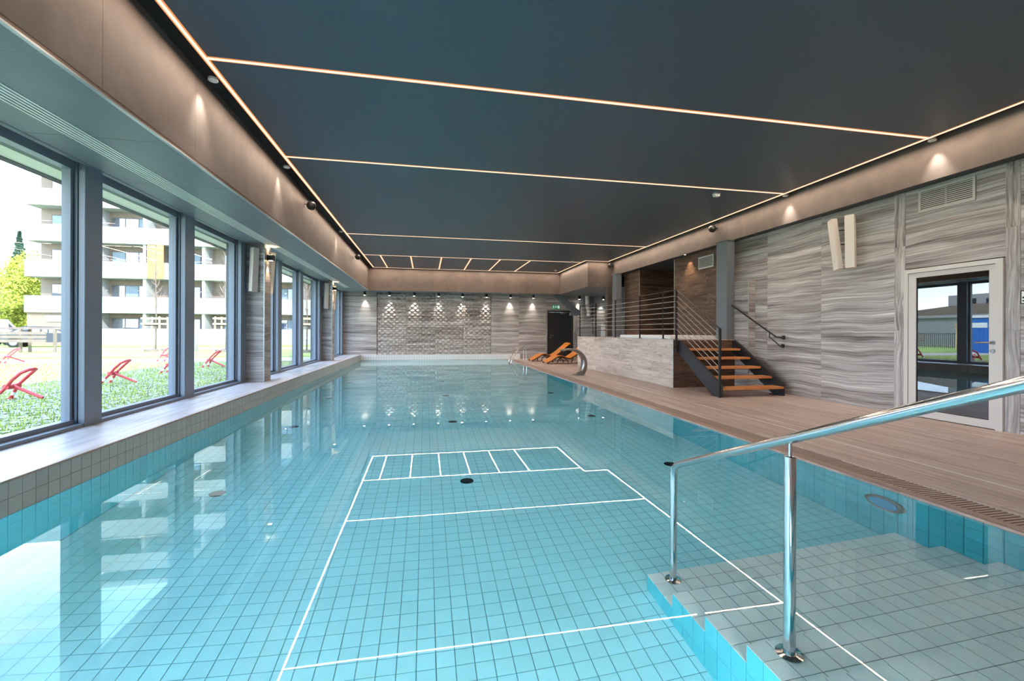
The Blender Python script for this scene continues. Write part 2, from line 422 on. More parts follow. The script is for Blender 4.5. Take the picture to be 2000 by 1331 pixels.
# ================================================================== POOL
def build_pool():
    pool = thing('swimming_pool', 'long tiled turquoise pool basin under the clear water', 'pool', (0.4, 10.0, -POOL_D), kind='structure')
    b = MB()
    t = 0.12
    b.box(XPL-t, XPR+t, YP0-t, YP1+t, -POOL_D-0.15, -POOL_D-0.006)
    obj('pool_floor', b, M['grout_teal'], pool)
    w = MB()
    w.box(XPL-t, XPL-0.006, YP0-t, YP1+t, -POOL_D, -0.0)
    w.box(XPR+0.006, XPR+t, YP0-t, YP1+t, -POOL_D, -0.012)
    w.box(XPL, XPR, YP0-t, YP0-0.006, -POOL_D, -0.012)
    w.box(XPL, XPR, YP1+0.006, YP1+t, -POOL_D, 0.0)
    obj('pool_wall', w, M['grout_teal'], pool)
    # floor tiles
    g = 0.0022
    tm = MB().box(-PT/2+g, PT/2-g, -PT/2+g, PT/2-g, -0.006, 0).mesh('tile')
    tm.materials.append(M['tile_teal'])
    cells = []
    nx = int((XPR-XPL)/PT); ny = int((YP1-YP0)/PT)
    px = (XPR-XPL)/nx; py = (YP1-YP0)/ny
    for i in range(nx):
        for j in range(ny):
            x = XPL + (i+0.5)*px; y = YP0 + (j+0.5)*py
            if x > 1.62 and y < 2.80: continue
            cells.append((x, y))
    def rank(c):
        u, d = px_u(*c)
        return d if (15 < u < 1985 and d > 2.33) else 1e9
    cells.sort(key=rank)
    for x, y in cells[:300]: inst('floor_tile', tm, (x, y, -POOL_D), pool)
    r = MB()
    for x, y in cells[300:]:
        x0, x1, y0, y1 = x-px/2+g, x+px/2-g, y-py/2+g, y+py/2-g
        zb, zt = -POOL_D-0.006, -POOL_D
        r.add([(x0,y0,zb),(x1,y0,zb),(x1,y1,zb),(x0,y1,zb),(x0,y0,zt),(x1,y0,zt),(x1,y1,zt),(x0,y1,zt)],
              [(4,5,6,7),(0,1,5,4),(1,2,6,5),(2,3,7,6),(3,0,4,7)])
    o = obj('floor_tile_field', r, M['tile_teal'], pool); o['kind'] = 'stuff'
    # upright wall tiles, right side: the large near ones singly
    th = 0.2235
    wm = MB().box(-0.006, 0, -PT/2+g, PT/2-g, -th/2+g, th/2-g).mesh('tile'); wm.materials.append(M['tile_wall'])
    rest = MB(); k = 0
    for j in range(ny):
        y = YP0 + (j+0.5)*py
        for q in range(5):
            zc = -0.012 - (q+0.5)*th
            if 2.0 < y < 6.2 and k < 190:
                o = inst('wall_tile', wm, (XPR+0.006, y, zc), pool); k += 1
            else:
                rest.box(XPR, XPR+0.006, y-py/2+g, y+py/2-g, zc-th/2+g, zc+th/2-g)
            rest.box(XPL-0.006, XPL, y-py/2+g, y+py/2-g, zc-th/2+g+0.012, zc+th/2-g+0.012)
    for i in range(nx):
        x = XPL + (i+0.5)*px
        for q in range(5):
            zc = -0.012 - (q+0.5)*th
            rest.box(x-px/2+g, x+px/2-g, YP1, YP1+0.006, zc-th/2+g, zc+th/2-g)
            rest.box(x-px/2+g, x+px/2-g, YP0-0.006, YP0, zc-th/2+g, zc+th/2-g)
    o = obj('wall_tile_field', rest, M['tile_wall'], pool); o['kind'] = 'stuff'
    # entry steps along the right side, going down away from the camera
    st = obj('steps', MB(), M['grout'], pool) if False else None
    xs = 1.555; run = 0.33; rise = 0.153
    body = MB(); treads = []
    y1 = 2.893; z = -0.955
    while y1 > YP0+0.05:
        y0 = max(y1-run, YP0)
        body.box(xs+0.006, XPR, y0, y1-0.006, -POOL_D, z-0.006)
        treads.append((y0, y1, z)); y1 = y0; z += rise
        if z > -0.02: break
    sb = obj('steps', body, M['grout'], pool)
    ti = MB(); n = 0
    stm = MB().box(-PT/2+g, PT/2-g, -PT/2+g, PT/2-g, -0.006, 0).mesh('tile'); stm.materials.append(M['tile_step'])
    nxs = int(round((XPR-xs)/PT)); pxs = (XPR-xs)/nxs
    field = MB(); riser = MB()
    for (y0, y1, z) in treads:
        for i in range(nxs):
            x = xs + (i+0.5)*pxs
            for q in range(3):
                y = y0 + (q+0.5)*(y1-y0)/3
                u, d = px_u(x, y)
                if u < 2150 and d > 1.9 and n < 280: inst('step_tile', stm, (x, y, z), sb, (pxs/PT, (y1-y0)/3/PT, 1)); n += 1
                else: field.box(x-pxs/2+g, x+pxs/2-g, y-PT/2+g, y+PT/2-g, z-0.006, z)
            riser.box(x-pxs/2+g, x+pxs/2-g, y1-0.006, y1, max(z-rise, -POOL_D)+g, z-0.004)
        for q in range(3):
            y = y0 + (q+0.5)*(y1-y0)/3; zz = z-0.004
            while zz > -POOL_D+0.02:
                zl = max(zz-0.22, -POOL_D)
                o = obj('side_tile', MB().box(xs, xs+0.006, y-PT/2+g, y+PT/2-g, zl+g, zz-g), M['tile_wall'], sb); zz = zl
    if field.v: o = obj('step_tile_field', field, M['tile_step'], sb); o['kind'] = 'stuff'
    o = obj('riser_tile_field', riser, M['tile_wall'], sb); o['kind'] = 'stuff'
    # floor inlets
    for x in (-2.05, 0.46, 2.95):
        for y in (4.92, 7.54, 10.16, 12.8):
            obj('floor_inlet', MB().lathe([(0.075,-0.004),(0.075,0.004),(0.06,0.012),(0.03,0.016)], (x,y,-POOL_D), 18), M['inlet'], pool)
    # underwater lamp and the round inlet of the right wall
    ul = obj('underwater_lamp_or_fill', MB().lathe([(0.16,0.0),(0.16,-0.02),(0.145,-0.03),(0.12,-0.03)], (XPR,2.97,-0.40), 32, 'X'), M['steel_dull'], pool, True)
    obj('lamp_or_fill_lens', MB().lathe([(0.118,-0.028),(0.10,-0.040),(0.05,-0.046)], (XPR,2.97,-0.40), 32, 'X'), M['lens_blue'], ul, True)
    def pool_fill_light(loc, dirv, power):  # fill lamp added to brighten the pool
        l = bpy.data.lights.new('pool_fill_light', 'AREA'); l.shape = 'DISK'; l.size = 0.22; l.energy = power; l.color = (0.90, 0.98, 1.0)
        o = bpy.data.objects.new('pool_fill_light', l); COL.objects.link(o); o.parent = pool
        o.location = Vector(loc) - wloc(pool); o.rotation_euler = Vector(dirv).to_track_quat('-Z','Y').to_euler()
    for x in (-1.9, -0.4, 1.1):  # added lamps with housings on the unseen near wall, lifting the pool's brightness
        ul = obj('underwater_lamp_or_fill', MB().lathe([(0.16,0.0),(0.16,0.02),(0.145,0.03),(0.12,0.03)], (x,YP0,-0.45), 24, 'Y'), M['steel_dull'], pool, True)
        obj('lamp_or_fill_lens', MB().lathe([(0.118,0.028),(0.10,0.040),(0.05,0.046)], (x,YP0,-0.45), 24, 'Y'), M['lens_blue'], ul, True)
        pool_fill_light((x, YP0+0.06, -0.45), (0,1,0), POOL_FILL_W)
    # water
    wt = MB().quad((XPL-0.004,YP0-0.004,0),(XPR+0.004,YP0-0.004,0),(XPR+0.004,YP1+0.004,0),(XPL-0.004,YP1+0.004,0))
    tag(obj('water', wt, M['water']), 'still clear water surface filling the turquoise pool', 'water', kind='structure')
build_pool()

# ================================================================== LEDGE, DECK
def build_ledge():
    L = thing('trim_1', 'raised window ledge with grey tiled face and plank top beside the pool', 'ledge', (-3.2, 8, 0), kind='structure')
    y0, y1 = YBACK, YFAR
    obj('ledge_core', MB().box(XWIN-0.3, XPL-0.006, y0, y1, -0.004, LEDGE_Z-0.02), M['grout'], L)
    # grey face tiles in two rows
    g = 0.002; h = (LEDGE_Z-0.016)/2
    tm = MB().box(0, 0.006, -PT/2+g, PT/2-g, -h/2+g, h/2-g).mesh('tile'); tm.materials.append(M['tile_grey'])
    rest = MB(); n = 0
    ys = [2.0 + (j+0.5)*PT for j in range(int((y1-2.0)/PT))]
    for y in ys:
        for q in range(2):
            zc = (q+0.5)*h
            if y > 3.4 and n < 280: inst('face_tile', tm, (XPL-0.006, y, zc), L); n += 1
            else: rest.box(XPL-0.006, XPL, y-PT/2+g, y+PT/2-g, zc-h/2+g, zc+h/2-g)
    o = obj('face_tile_field', rest, M['tile_grey'], L); o['kind'] = 'stuff'
    obj('edge_trim', MB().box(XPL-0.02, XPL+0.004, y0, y1, LEDGE_Z-0.016, LEDGE_Z), M['coping'], L)
    # plank top
    w = (XPL-0.02-(XWIN-0.02))/4; rnd = random.Random(3)
    for i in range(4):
        y = 2.0 - rnd.random()*1.1
        while y < y1:
            a, b = max(y, y0), min(y+1.2, y1)
            obj('plank', MB().box(XWIN-0.02+i*w+0.0012, XWIN-0.02+(i+1)*w-0.0012, a+0.0012, b-0.0012, LEDGE_Z-0.02, LEDGE_Z-0.001), M['ledge'], L)
            y += 1.2
    obj('plank', MB().box(XWIN-0.02, XPL-0.02, y0, 0.9, LEDGE_Z-0.02, LEDGE_Z-0.001), M['ledge'], L)
    # far kerb
    K = thing('trim_2', 'white tiled kerb at the far end of the pool', 'kerb', (0.9, 20.5, 0), kind='structure')
    xe = 4.42
    obj('kerb_core', MB().box(XPL, xe, YP1+0.006, YFAR, -0.004, LEDGE_Z-0.012), M['grout'], K)
    n = int((xe-XPL)/PT); p = (xe-XPL)/n
    km = MB().box(-p/2+g, p/2-g, 0, 0.006, -h/2+g, h/2-g).mesh('tile'); km.materials.append(M['tile_white'])
    for i in range(n):
        for q in range(2): inst('kerb_tile', km, (XPL+(i+0.5)*p, YP1, (q+0.5)*h+0.002), K)
    obj('kerb_top', MB().box(XPL, xe, YP1, YFAR, LEDGE_Z-0.012, LEDGE_Z), M['tile_white'], K)
build_ledge()

def build_deck():
    D = thing('floor', 'taupe plank deck running along the pool to the stone wall', 'floor', (5.6, 8, 0), kind='structure')
    b = MB()
    b.box(XPR+0.326, 10.2, YBACK, YFAR+0.3, -0.4, -0.012); b.box(XPR+0.12, XPR+0.326, YBACK, YP0-0.1, -0.4, -0.012); b.box(XPR+0.12, XPR+0.326, YP1, YFAR+0.3, -0.4, -0.012)
    b.box(XPL-0.9, XPR+0.12, YBACK, YP0-0.12, -0.4, -0.012)
    obj('deck_base', b, M['grout'], D)
    # coping, gutter, grate
    cp = MB(); 
    for y in [YP0-0.1+1.2*i for i in range(17)]:
        y1 = min(y+1.2, YP1)
        if y1 > y: obj('coping_stone', MB().box(XPR-0.012, XPR+0.10, y+0.001, y1-0.001, -0.012, DECK_Z-0.002), M['coping'], D)
    obj('gutter', MB().box(XPR+0.10, XPR+0.325, YP0-0.1, YP1, -0.20, -0.14), M['gutter'], D)
    pit = 0.034; sm = MB().box(0, 0.222, -0.0085, 0.0085, -0.022, 0).mesh('slat'); sm.materials.append(M['grate'])
    rest = MB(); n = 0; y = 1.95
    while y < YP1:
        if n < 300: inst('grate_slat', sm, (XPR+0.1015, y, DECK_Z-0.003), D); n += 1
        else: rest.box(XPR+0.1015, XPR+0.3235, y-0.0085, y+0.0085, DECK_Z-0.02, DECK_Z-0.003)
        y += pit
    o = obj('grate_slat_field', rest, M['grate'], D); o['kind'] = 'stuff'
    rr = MB()
    rr.box(XPR+0.1015, XPR+0.1075, 1.9, YP1, -0.14, -0.006); rr.box(XPR+0.318, XPR+0.3235, 1.9, YP1, -0.14, -0.006); rr.box(XPR+0.205, XPR+0.22, 1.9, YP1, -0.03, DECK_Z-0.026)
    obj('grate_rail', rr, M['gutter'], D)
    # light inlay line
    obj('inlay_line', MB().box(4.700, 4.722, YBACK, YFAR, -0.012, DECK_Z+0.0005), M['tile_white'], D)
    # planks
    rnd = random.Random(11); n = 0; far = MB()
    strips = []
    x = XPR+0.326; 
    for a, bb, k in ((XPR+0.326, 4.699, 4), (4.723, 10.1, 33)):
        w = (bb-a)/k
        for i in range(k): strips.append((a+i*w, a+(i+1)*w))
    items = []
    for a, bb in strips:
        y = 0.6 - rnd.random()*1.2
        while y < YFAR:
            y1 = min(y+1.2, YFAR); items.append((a, bb, y, y1)); y += 1.2
    def vis(it):
        u, d = px_u((it[0]+it[1])/2, (it[2]+it[3])/2)
        if it[0] > 7.2 or u > 2150: return 1e9
        if it[0] > 5.6 and it[2] > 9.2: return 1e8 + d
        return d
    items.sort(key=vis)
    for i, (a, bb, y, y1) in enumerate(items):
        if i < 300: obj('deck_plank', MB().box(a+0.0012, bb-0.0012, y+0.0012, y1-0.0012, -0.012, DECK_Z), M['deck'], D)
        else: far.box(a+0.0012, bb-0.0012, y+0.0012, y1-0.0012, -0.012, DECK_Z)
    far.box(XPL-0.9, XPR+0.32, YBACK, YP0-0.125, -0.012, DECK_Z)
    far.box(XPR+0.326, 10.1, YBACK, 0.55, -0.012, DECK_Z-0.001)
    o = obj('deck_plank_field', far, M['deck'], D); o['kind'] = 'stuff'
build_deck()

# ================================================================== WINDOW WALL (left)
PIL = [(-3.46, -3.08), (3.18, 3.56), (9.83, 10.21), (16.48, 16.86)]
MUL = [(-5.4,-5.14), (-1.10,-0.84), (0.9,1.16), (2.92,3.18), (5.50,5.76), (7.50,7.78), (9.56,9.83), (11.80,12.08), (13.78,14.08), (16.12,16.48), (18.42,18.68), (20.28,20.62)]
XGL = -3.72
def build_windows():
    n = 1
    supports = sorted(PIL + MUL)
    # glazed bays between successive supports
    for (a0, a1), (b0, b1) in zip(supports[:-1], supports[1:]):
        if b0 - a1 < 0.4: continue
        w = thing('window_%d' % n, 'tall clear window pane, number %d along the pool ledge' % n, 'window', (XGL, (a1+b0)/2, LEDGE_Z), kind='structure')
        WLAB.append((w, (a1+b0)/2))
        y0, y1 = a1, b0
        obj('pane', MB().box(XGL-0.012, XGL-0.004, y0+0.02, y1-0.02, LEDGE_Z+0.075, 3.0), M['glass'], w)
        f = MB()
        f.box(XGL-0.05, XGL+0.05, y0, y1, LEDGE_Z-0.01, LEDGE_Z+0.08)
        f.box(XGL-0.05, XGL+0.05, y0, y1, 2.99, 3.085)
        f.box(XGL-0.045, XGL+0.035, y0, y0+0.035, LEDGE_Z+0.08, 2.99)
        f.box(XGL-0.045, XGL+0.035, y1-0.035, y1, LEDGE_Z+0.08, 2.99)
        obj('frame', f, M['frame'], w)
        obj('sill_rail', MB().box(XGL+0.05, XWIN, y0, y1, LEDGE_Z-0.01, LEDGE_Z+0.035), M['frame'], w)
        n += 1
WLAB = []
def build_mullions():
    for i, (y0, y1) in enumerate(sorted(MUL)):
        t = thing('trim_%d' % (20+i), 'anthracite window mullion', 'mullion', (XWIN, (y0+y1)/2, LEDGE_Z), kind='structure')
        MLAB.append((t, (y0+y1)/2))
        obj('mullion_core', MB().box(XGL-0.09, XWIN-0.004, y0+0.03, y1-0.03, LEDGE_Z-0.012, 3.09), M['frame'], t)
        obj('cover_cap', MB().chamfer_box(XWIN-0.03, XWIN+0.006, y0, y1, LEDGE_Z-0.001, 3.075, 0.004), M['frame'], t)
        for s in (0, 1):
            yy = y0+0.008 if s == 0 else y1-0.03
            for q in range(3):
                obj('glazing_bead', MB().box(XGL+0.0+q*0.042, XGL+0.026+q*0.042, yy+0.006*q*(1 if s else -1)*0, yy+0.022, LEDGE_Z, 3.07), M['frame'], t)
MLAB = []
build_windows(); build_mullions()
def name_windows():
    vis = [(w, y) for w, y in WLAB]
    ords = ['first','second','third','fourth','fifth','sixth','seventh','eighth','ninth','tenth','eleventh','twelfth','thirteenth']
    vis.sort(key=lambda t: -t[1])
    for i, (w, y) in enumerate(vis): w['label'] = 'tall clear window above the ledge, %s counted from the far stone wall' % ords[i]
    MLAB.sort(key=lambda t: -t[1])
    for i, (w, y) in enumerate(MLAB): w['label'] = 'anthracite window mullion on the ledge, %s counted from the far stone wall' % ords[i]
name_windows()

def build_left_wall():
    L = thing('wall_left', 'stone clad piers and lintel of the window wall', 'wall', (XWIN-0.2, 8, 0), kind='structure')
    obj('lintel', MB().box(-4.0, XWIN+0.02, YBACK, YFAR+0.3, 3.12, 4.4), M['frame'], L)
    obj('head_trim', MB().box(XWIN-0.005, XWIN+0.03, YBACK, YFAR, ZSL-0.005, 3.13), M['frame'], L)
    obj('base_wall', MB().box(-4.0, XWIN-0.3, YBACK, YFAR+0.3, -0.5, LEDGE_Z-0.012), M['plaster'], L)
    obj('outer_soffit', MB().box(-4.22, -3.98, YBACK, YFAR+0.3, 3.05, 3.12), M['soffit_out'], L)
    for k in range(3): obj('gutter_edge', MB().box(-4.232-0.035*k, -4.22-0.035*k, YBACK, YFAR+0.3, 3.035, 3.12), M['win_frame_out'], L)
    for i, (y0, y1) in enumerate(PIL):
        xf = -3.24
        p = obj('pier', MB().box(-3.95, xf-0.012, y0+0.008, y1-0.008, LEDGE_Z-0.012, 3.2), M['grout'], L)
        zs = [LEDGE_Z, 0.92, 1.60, 2.28, ZSL+0.01]
        for a, b in zip(zs[:-1], zs[1:]):
            obj('stone_slab', MB().box(XWIN-0.02, xf-0.012, y0, y0+0.008, a+0.001, b-0.001), M['stone'], p)
            obj('stone_slab', MB().box(XWIN-0.02, xf-0.012, y1-0.008, y1, a+0.001, b-0.001), M['stone'], p)
            obj('stone_slab', MB().box(xf-0.012, xf, y0+0.006, y1-0.006, a+0.001, b-0.001), M['stone'], p)
        obj('corner_trim', MB().box(xf-0.014, xf+0.001, y0-0.002, y0+0.006, LEDGE_Z, ZSL), M['trim_metal'], p)
        obj('corner_trim', MB().box(xf-0.014, xf+0.001, y1-0.006, y1+0.002, LEDGE_Z, ZSL), M['trim_metal'], p)
build_left_wall()

# ================================================================== FAR WALL
def build_far_wall():
    Fw = thing('wall_far', 'far stone wall with a wavy relief field above the pool end', 'wall', (2, YFAR, 0), kind='structure')
    b = MB()
    b.box(-4.0, -2.155, YFAR+0.05, YFAR+0.4, -0.3, 4.3); b.box(3.057, 5.80, YFAR+0.05, YFAR+0.4, -0.3, 4.3); b.box(-2.155, 3.057, YFAR+0.09, YFAR+0.4, -0.3, 4.3)
    b.box(7.10, 10.2, YFAR+0.05, YFAR+0.4, -0.3, 4.3)
    b.box(5.80, 7.10, YFAR+0.05, YFAR+0.4, 2.33, 4.3)
    obj('wall_core', b, M['grout'], Fw)
    zs = [LEDGE_Z, 1.30, 2.35, 3.25]
    cols = [(-3.6,-2.156,LEDGE_Z), (3.058,4.392,LEDGE_Z), (4.392,5.727,DECK_Z)]
    for x0, x1, zb in cols:
        zz = [zb]+zs[1:]
        if x1 < -2: zz[0] = 0.2
        for a, c in zip(zz[:-1], zz[1:]):
            obj('stone_slab', MB().box(x0+0.001, x1-0.001, YFAR, YFAR+0.05, a+0.001, c-0.001), M['stone'], Fw)
    obj('stone_slab', MB().box(4.42, 5.727, YFAR-0.012, YFAR, DECK_Z, 0.26), M['stone'], Fw)
    for a, c in ((DECK_Z,1.3),(1.3,2.34)):
        obj('stone_slab', MB().box(5.728, 5.80, YFAR, YFAR+0.05, a+0.001, c-0.001), M['stone_v'], Fw)
        obj('stone_slab', MB().box(7.101, 7.32, YFAR, YFAR+0.05, a+0.001, c-0.001), M['stone_v'], Fw)
        obj('stone_slab', MB().box(7.321, 8.7, YFAR, YFAR+0.05, a+0.001, c-0.001), M['stone'], Fw)
        obj('stone_slab', MB().box(8.701, 10.1, YFAR, YFAR+0.05, a+0.001, c-0.001), M['stone'], Fw)
    obj('stone_slab', MB().box(5.728, 7.32, YFAR, YFAR+0.05, 2.341, 3.25), M['stone'], Fw)
    obj('plaster_panel', MB().box(7.321, 10.1, YFAR, YFAR+0.05, 2.341, 3.4), M['plaster'], Fw)
    # relief: four fields of overlapping lens shaped scales
    cw, ch = 0.262, 0.104
    xa, xb = -2.154, 3.056; z0, z1 = LEDGE_Z, 3.16
    nf = 4; fw = (xb-xa)/nf
    for k in range(nf):
        m = MB(); fx0 = xa+k*fw+0.001; fx1 = xa+(k+1)*fw-0.001
        m.box(fx0, fx1, YFAR+0.07, YFAR+0.09, z0, z1)
        rows = int((z1-z0)/ch)
        rnd = random.Random(k)
        for r in range(rows):
            zc = z0 + (r+0.5)*ch; off = (cw/2 if r % 2 else 0)
            n = int(fw/cw)+1
            for i in range(-1, n+1):
                cx = fx0 + off + i*(fw/5)
                x0, x1 = cx, cx + fw/5
                x0c, x1c = max(x0, fx0), min(x1, fx1)
                if x1c - x0c < 0.03: continue
                # lens: proud along the lower edge, sloping back to the top
                xm = (x0c+x1c)/2; zt, zb = zc+ch*0.62, zc-ch*0.62
                pr = 0.070 + 0.020*rnd.random()
                yb = YFAR+0.085
                P = [(x0c,yb-0.006,zc),(xm-(xm-x0c)*0.5,yb-0.012,zt-ch*0.22),(xm,yb-0.014,zt),(xm+(x1c-xm)*0.5,yb-0.012,zt-ch*0.22),(x1c,yb-0.006,zc),
                     (xm+(x1c-xm)*0.5,yb-pr*0.8,zb+ch*0.22),(xm,yb-pr,zb),(xm-(xm-x0c)*0.5,yb-pr*0.8,zb+ch*0.22)]
                C = (xm, yb-pr*0.82, zc)
                B = [(p[0], YFAR+0.088, p[2]) for p in P]
                fs = [(8,i2,(i2+1)%8) for i2 in range(8)] + [(i2, 9+i2, 9+(i2+1)%8, (i2+1)%8) for i2 in range(8)]
                m.add(P+[C]+B, fs)
        o = obj('relief_panel', m, M['stone'], Fw); o['kind'] = 'stuff'
    # door
    D = thing('door_1', 'dark charcoal door in the far stone wall below the exit sign', 'door', (6.47, YFAR, DECK_Z), kind='structure')
    fr = MB(); fr.box(5.80,5.87,YFAR-0.02,YFAR+0.1,DECK_Z,2.33); fr.box(7.03,7.10,YFAR-0.02,YFAR+0.1,DECK_Z,2.33); fr.box(5.87,7.03,YFAR-0.02,YFAR+0.1,2.26,2.33)
    obj('frame', fr, M['black'], D)
    lf = obj('leaf', MB().chamfer_box(5.875, 7.025, YFAR+0.005, YFAR+0.06, DECK_Z+0.01, 2.255, 0.004), M['door_dark'], D)
    obj('handle', MB().tube([(5.97,YFAR+0.005,1.13),(5.97,YFAR-0.05,1.13),(6.10,YFAR-0.055,1.13)], 0.012, 8).lathe([(0.028,-0.012),(0.028,0.0)],(5.97,YFAR+0.005,1.13),14,'Y'), M['steel_dull'], lf)
    obj('lock_plate', MB().lathe([(0.026,-0.01),(0.026,0.0)],(5.97,YFAR+0.005,1.02),14,'Y'), M['steel_dull'], lf)
    obj('door_closer', MB().chamfer_box(6.45,6.72,YFAR-0.05,YFAR+0.005,2.17,2.23,0.006).beam((6.6,YFAR-0.05,2.25),(6.95,YFAR-0.06,2.25),0.02,0.01), M['steel_dull'], lf)
build_far_wall()

# ================================================================== RIGHT WALL
def build_right_wall():
    R = thing('wall_right', 'grey veined stone wall along the deck beside the glazed door', 'wall', (XWR, 6, 0), kind='structure')
    b = MB()
    b.box(XWR+0.02, XWR+0.35, YBACK, 4.335, -0.3, 4.3); b.box(XWR+0.02, XWR+0.35, 5.535, 11.99, -0.3, 4.3); b.box(XWR+0.02, XWR+0.35, 4.335, 5.535, 2.28, 4.3)
    obj('wall_core', b, M['grout'], R)
    zs = [DECK_Z, 1.33, 2.642, ZSR+0.005]
    ys = [(9.42,8.35),(8.35,7.02),(7.02,5.698)]
    for y1, y0 in ys:
        for a, c in zip(zs[:-1], zs[1:]): obj('stone_slab', MB().box(XWR, XWR+0.02, y0+0.001, y1-0.001, a+0.001, c-0.001), M['stone'], R)
    for y0, y1 in ((5.537,5.697),(4.187,4.333)):
        for a, c in zip(zs[:-1], zs[1:]): obj('stone_slab', MB().box(XWR-0.004, XWR+0.02, y0, y1-0.001, a+0.001, c-0.001), M['stone_v'], R)
    for y0, y1 in ((4.334,5.536),): obj('stone_slab', MB().box(XWR, XWR+0.02, y0, y1-0.001, 2.281, ZSR+0.005), M['stone'], R)
    y = 4.186
    while y > YBACK:
        for a, c in zip(zs[:-1], zs[1:]): obj('stone_slab', MB().box(XWR, XWR+0.02, max(y-1.33,YBACK)+0.001, y-0.001, a+0.001, c-0.001), M['stone'], R)
        y -= 1.33
    # low stone pier against the wall beside the stairs
    p = obj('pier', MB().box(7.16, XWR, 8.73, 9.40, DECK_Z, 2.48), M['grout'], R)
    for a, c in ((DECK_Z,1.25),(1.25,2.49)):
        obj('stone_slab', MB().box(7.148, 7.16, 8.72, 9.40, a+0.001, c-0.001), M['stone'], p)
        obj('stone_slab', MB().box(7.155, XWR, 8.712, 8.73, a+0.001, c-0.001), M['stone'], p)
    obj('corner_trim', MB().box(7.144, 7.158, 8.708, 8.722, DECK_Z, 2.49), M['trim_metal'], p)
    # alcove cladding of aged planks
    A = thing('wall_alcove', 'brown aged plank cladding around the tub alcove', 'wall', (7.2, 11.5, 1.1), kind='structure')
    z = 0.0; rnd = random.Random(5); ph = 0.193
    rows = int(3.5/ph)+1
    for r in range(rows):
        z0 = r*ph; z1 = min(z0+ph, ZSR)
        if z0 > ZSR-0.02: break
        y = 9.42 - rnd.random()*0.9
        while y < 11.99:
            a, c = max(y, 9.42), min(y+1.2, 11.99)
            if c-a > 0.05: obj('plank', MB().box(XWR-0.012, XWR+0.02, a+0.001, c-0.001, z0+0.001, z1-0.001), M['wood_brown'], A)
            y += 1.2
        if z0 < 0.9: continue
        x = XWR - rnd.random()*0.8
        while x < 8.8:
            a, c = max(x, XWR+0.004), min(x+1.2, 8.8)
            if c-a > 0.04: obj('plank', MB().box(a+0.001, c-0.001, 14.17, 14.19, z0+0.001, z1-0.001), M['wood_brown'], A)
            x += 1.2
        obj('plank', MB().box(XWR-0.012, XWR+0.008, 14.192, 15.33, z0+0.001, z1-0.001), M['wood_brown'], A)
    obj('niche_core', MB().box(XWR+0.008, 8.8, 14.19, 15.34, 0.0, ZSR), M['grout'], A)
    obj('niche_back', MB().box(8.8, 8.9, 11.8, 15.34, 0.0, ZSR), M['wood_brown'], A)
    obj('niche_side', MB().box(XWR+0.02, 8.9, 11.94, 11.99, 0.0, ZSR), M['wood_brown'], A)
    obj('niche_floor', MB().box(XWR-0.013, 8.8, 11.99, 14.19, PZ-0.03, PZ-0.003), M['deck'], A)
    for y in (11.985, 14.176, 15.328): obj('corner_trim', MB().box(XWR-0.018, XWR+0.002, y, y+0.018, 1.0, ZSR), M['trim_metal'], A)
    # far nook right side
    N = thing('wall_nook', 'plain plaster walls around the far nook beyond the platform', 'wall', (9, 16, 0), kind='structure')
    obj('nook_side', MB().box(10.1, 10.3, 15.3, YFAR+0.3, -0.2, 4.3), M['plaster'], N)
    obj('nook_back', MB().box(XWR, 10.3, 15.342, 15.38, -0.2, 4.3), M['plaster'], N)
    B = thing('wall_back', 'plain wall closing the hall behind the camera', 'wall', (2, YBACK, 0), kind='structure')
    obj('back_plaster', MB().box(-4.0, XWR+0.35, YBACK-0.3, YBACK, -0.4, 4.4), M['plaster'], B)
    # glazed door
    D = thing('door_2', 'pale framed glazed door reflecting the garden windows', 'door', (XWR, 4.93, DECK_Z), kind='structure')
    y0, y1, zt = 4.338, 5.532, 2.262
    f = MB(); x0, x1 = XWR-0.035, XWR+0.10
    f.box(x0,x1,y0,y0+0.075,DECK_Z,zt); f.box(x0,x1,y1-0.055,y1,DECK_Z,zt); f.box(x0,x1,y0+0.075,y1-0.055,zt-0.06,zt)
    obj('frame', f, M['door_light'], D)
    ly0, ly1, lz0, lz1 = y0+0.081, y1-0.060, DECK_Z+0.012, zt-0.066
    gy0, gy1, gz0, gz1 = 4.486, 5.368, 0.138, 2.125
    lf = MB(); a, c = XWR-0.022, XWR+0.045
    lf.box(a,c,ly0,gy0,lz0,lz1); lf.box(a,c,gy1,ly1,lz0,lz1); lf.box(a,c,gy0,gy1,lz0,gz0); lf.box(a,c,gy0,gy1,gz1,lz1)
    leaf = obj('leaf', lf, M['door_light'], D)
    obj('pane', MB().box(XWR-0.004, XWR+0.012, gy0-0.004, gy1+0.004, gz0-0.004, gz1+0.004), M['door_glass'], leaf)
    gk = MB()
    gk.box(XWR-0.012,XWR-0.003,gy0,gy0+0.008,gz0,gz1); gk.box(XWR-0.012,XWR-0.003,gy1-0.008,gy1,gz0,gz1); gk.box(XWR-0.012,XWR-0.003,gy0,gy1,gz0,gz0+0.008); gk.box(XWR-0.012,XWR-0.003,gy0,gy1,gz1-0.008,gz1)
    obj('gasket', gk, M['black_matt'], leaf)
    hx = a
    obj('handle', MB().lathe([(0.028,-0.012),(0.028,0.0)],(hx,4.447,1.165),18,'X').tube([(hx-0.005,4.447,1.165),(hx-0.05,4.447,1.165),(hx-0.058,4.475,1.165),(hx-0.058,4.60,1.163)], 0.011, 10), M['steel_dull'], leaf, True)
    obj('lock_plate', MB().lathe([(0.027,-0.012),(0.027,0.0)],(hx,4.447,1.055),18,'X').box(hx-0.014,hx-0.01,4.442,4.452,1.035,1.06), M['steel_dull'], leaf, True)
    obj('door_backing', MB().box(XWR+0.1, XWR+0.34, y0, y1, DECK_Z, zt), M['black_matt'], D)
build_right_wall()

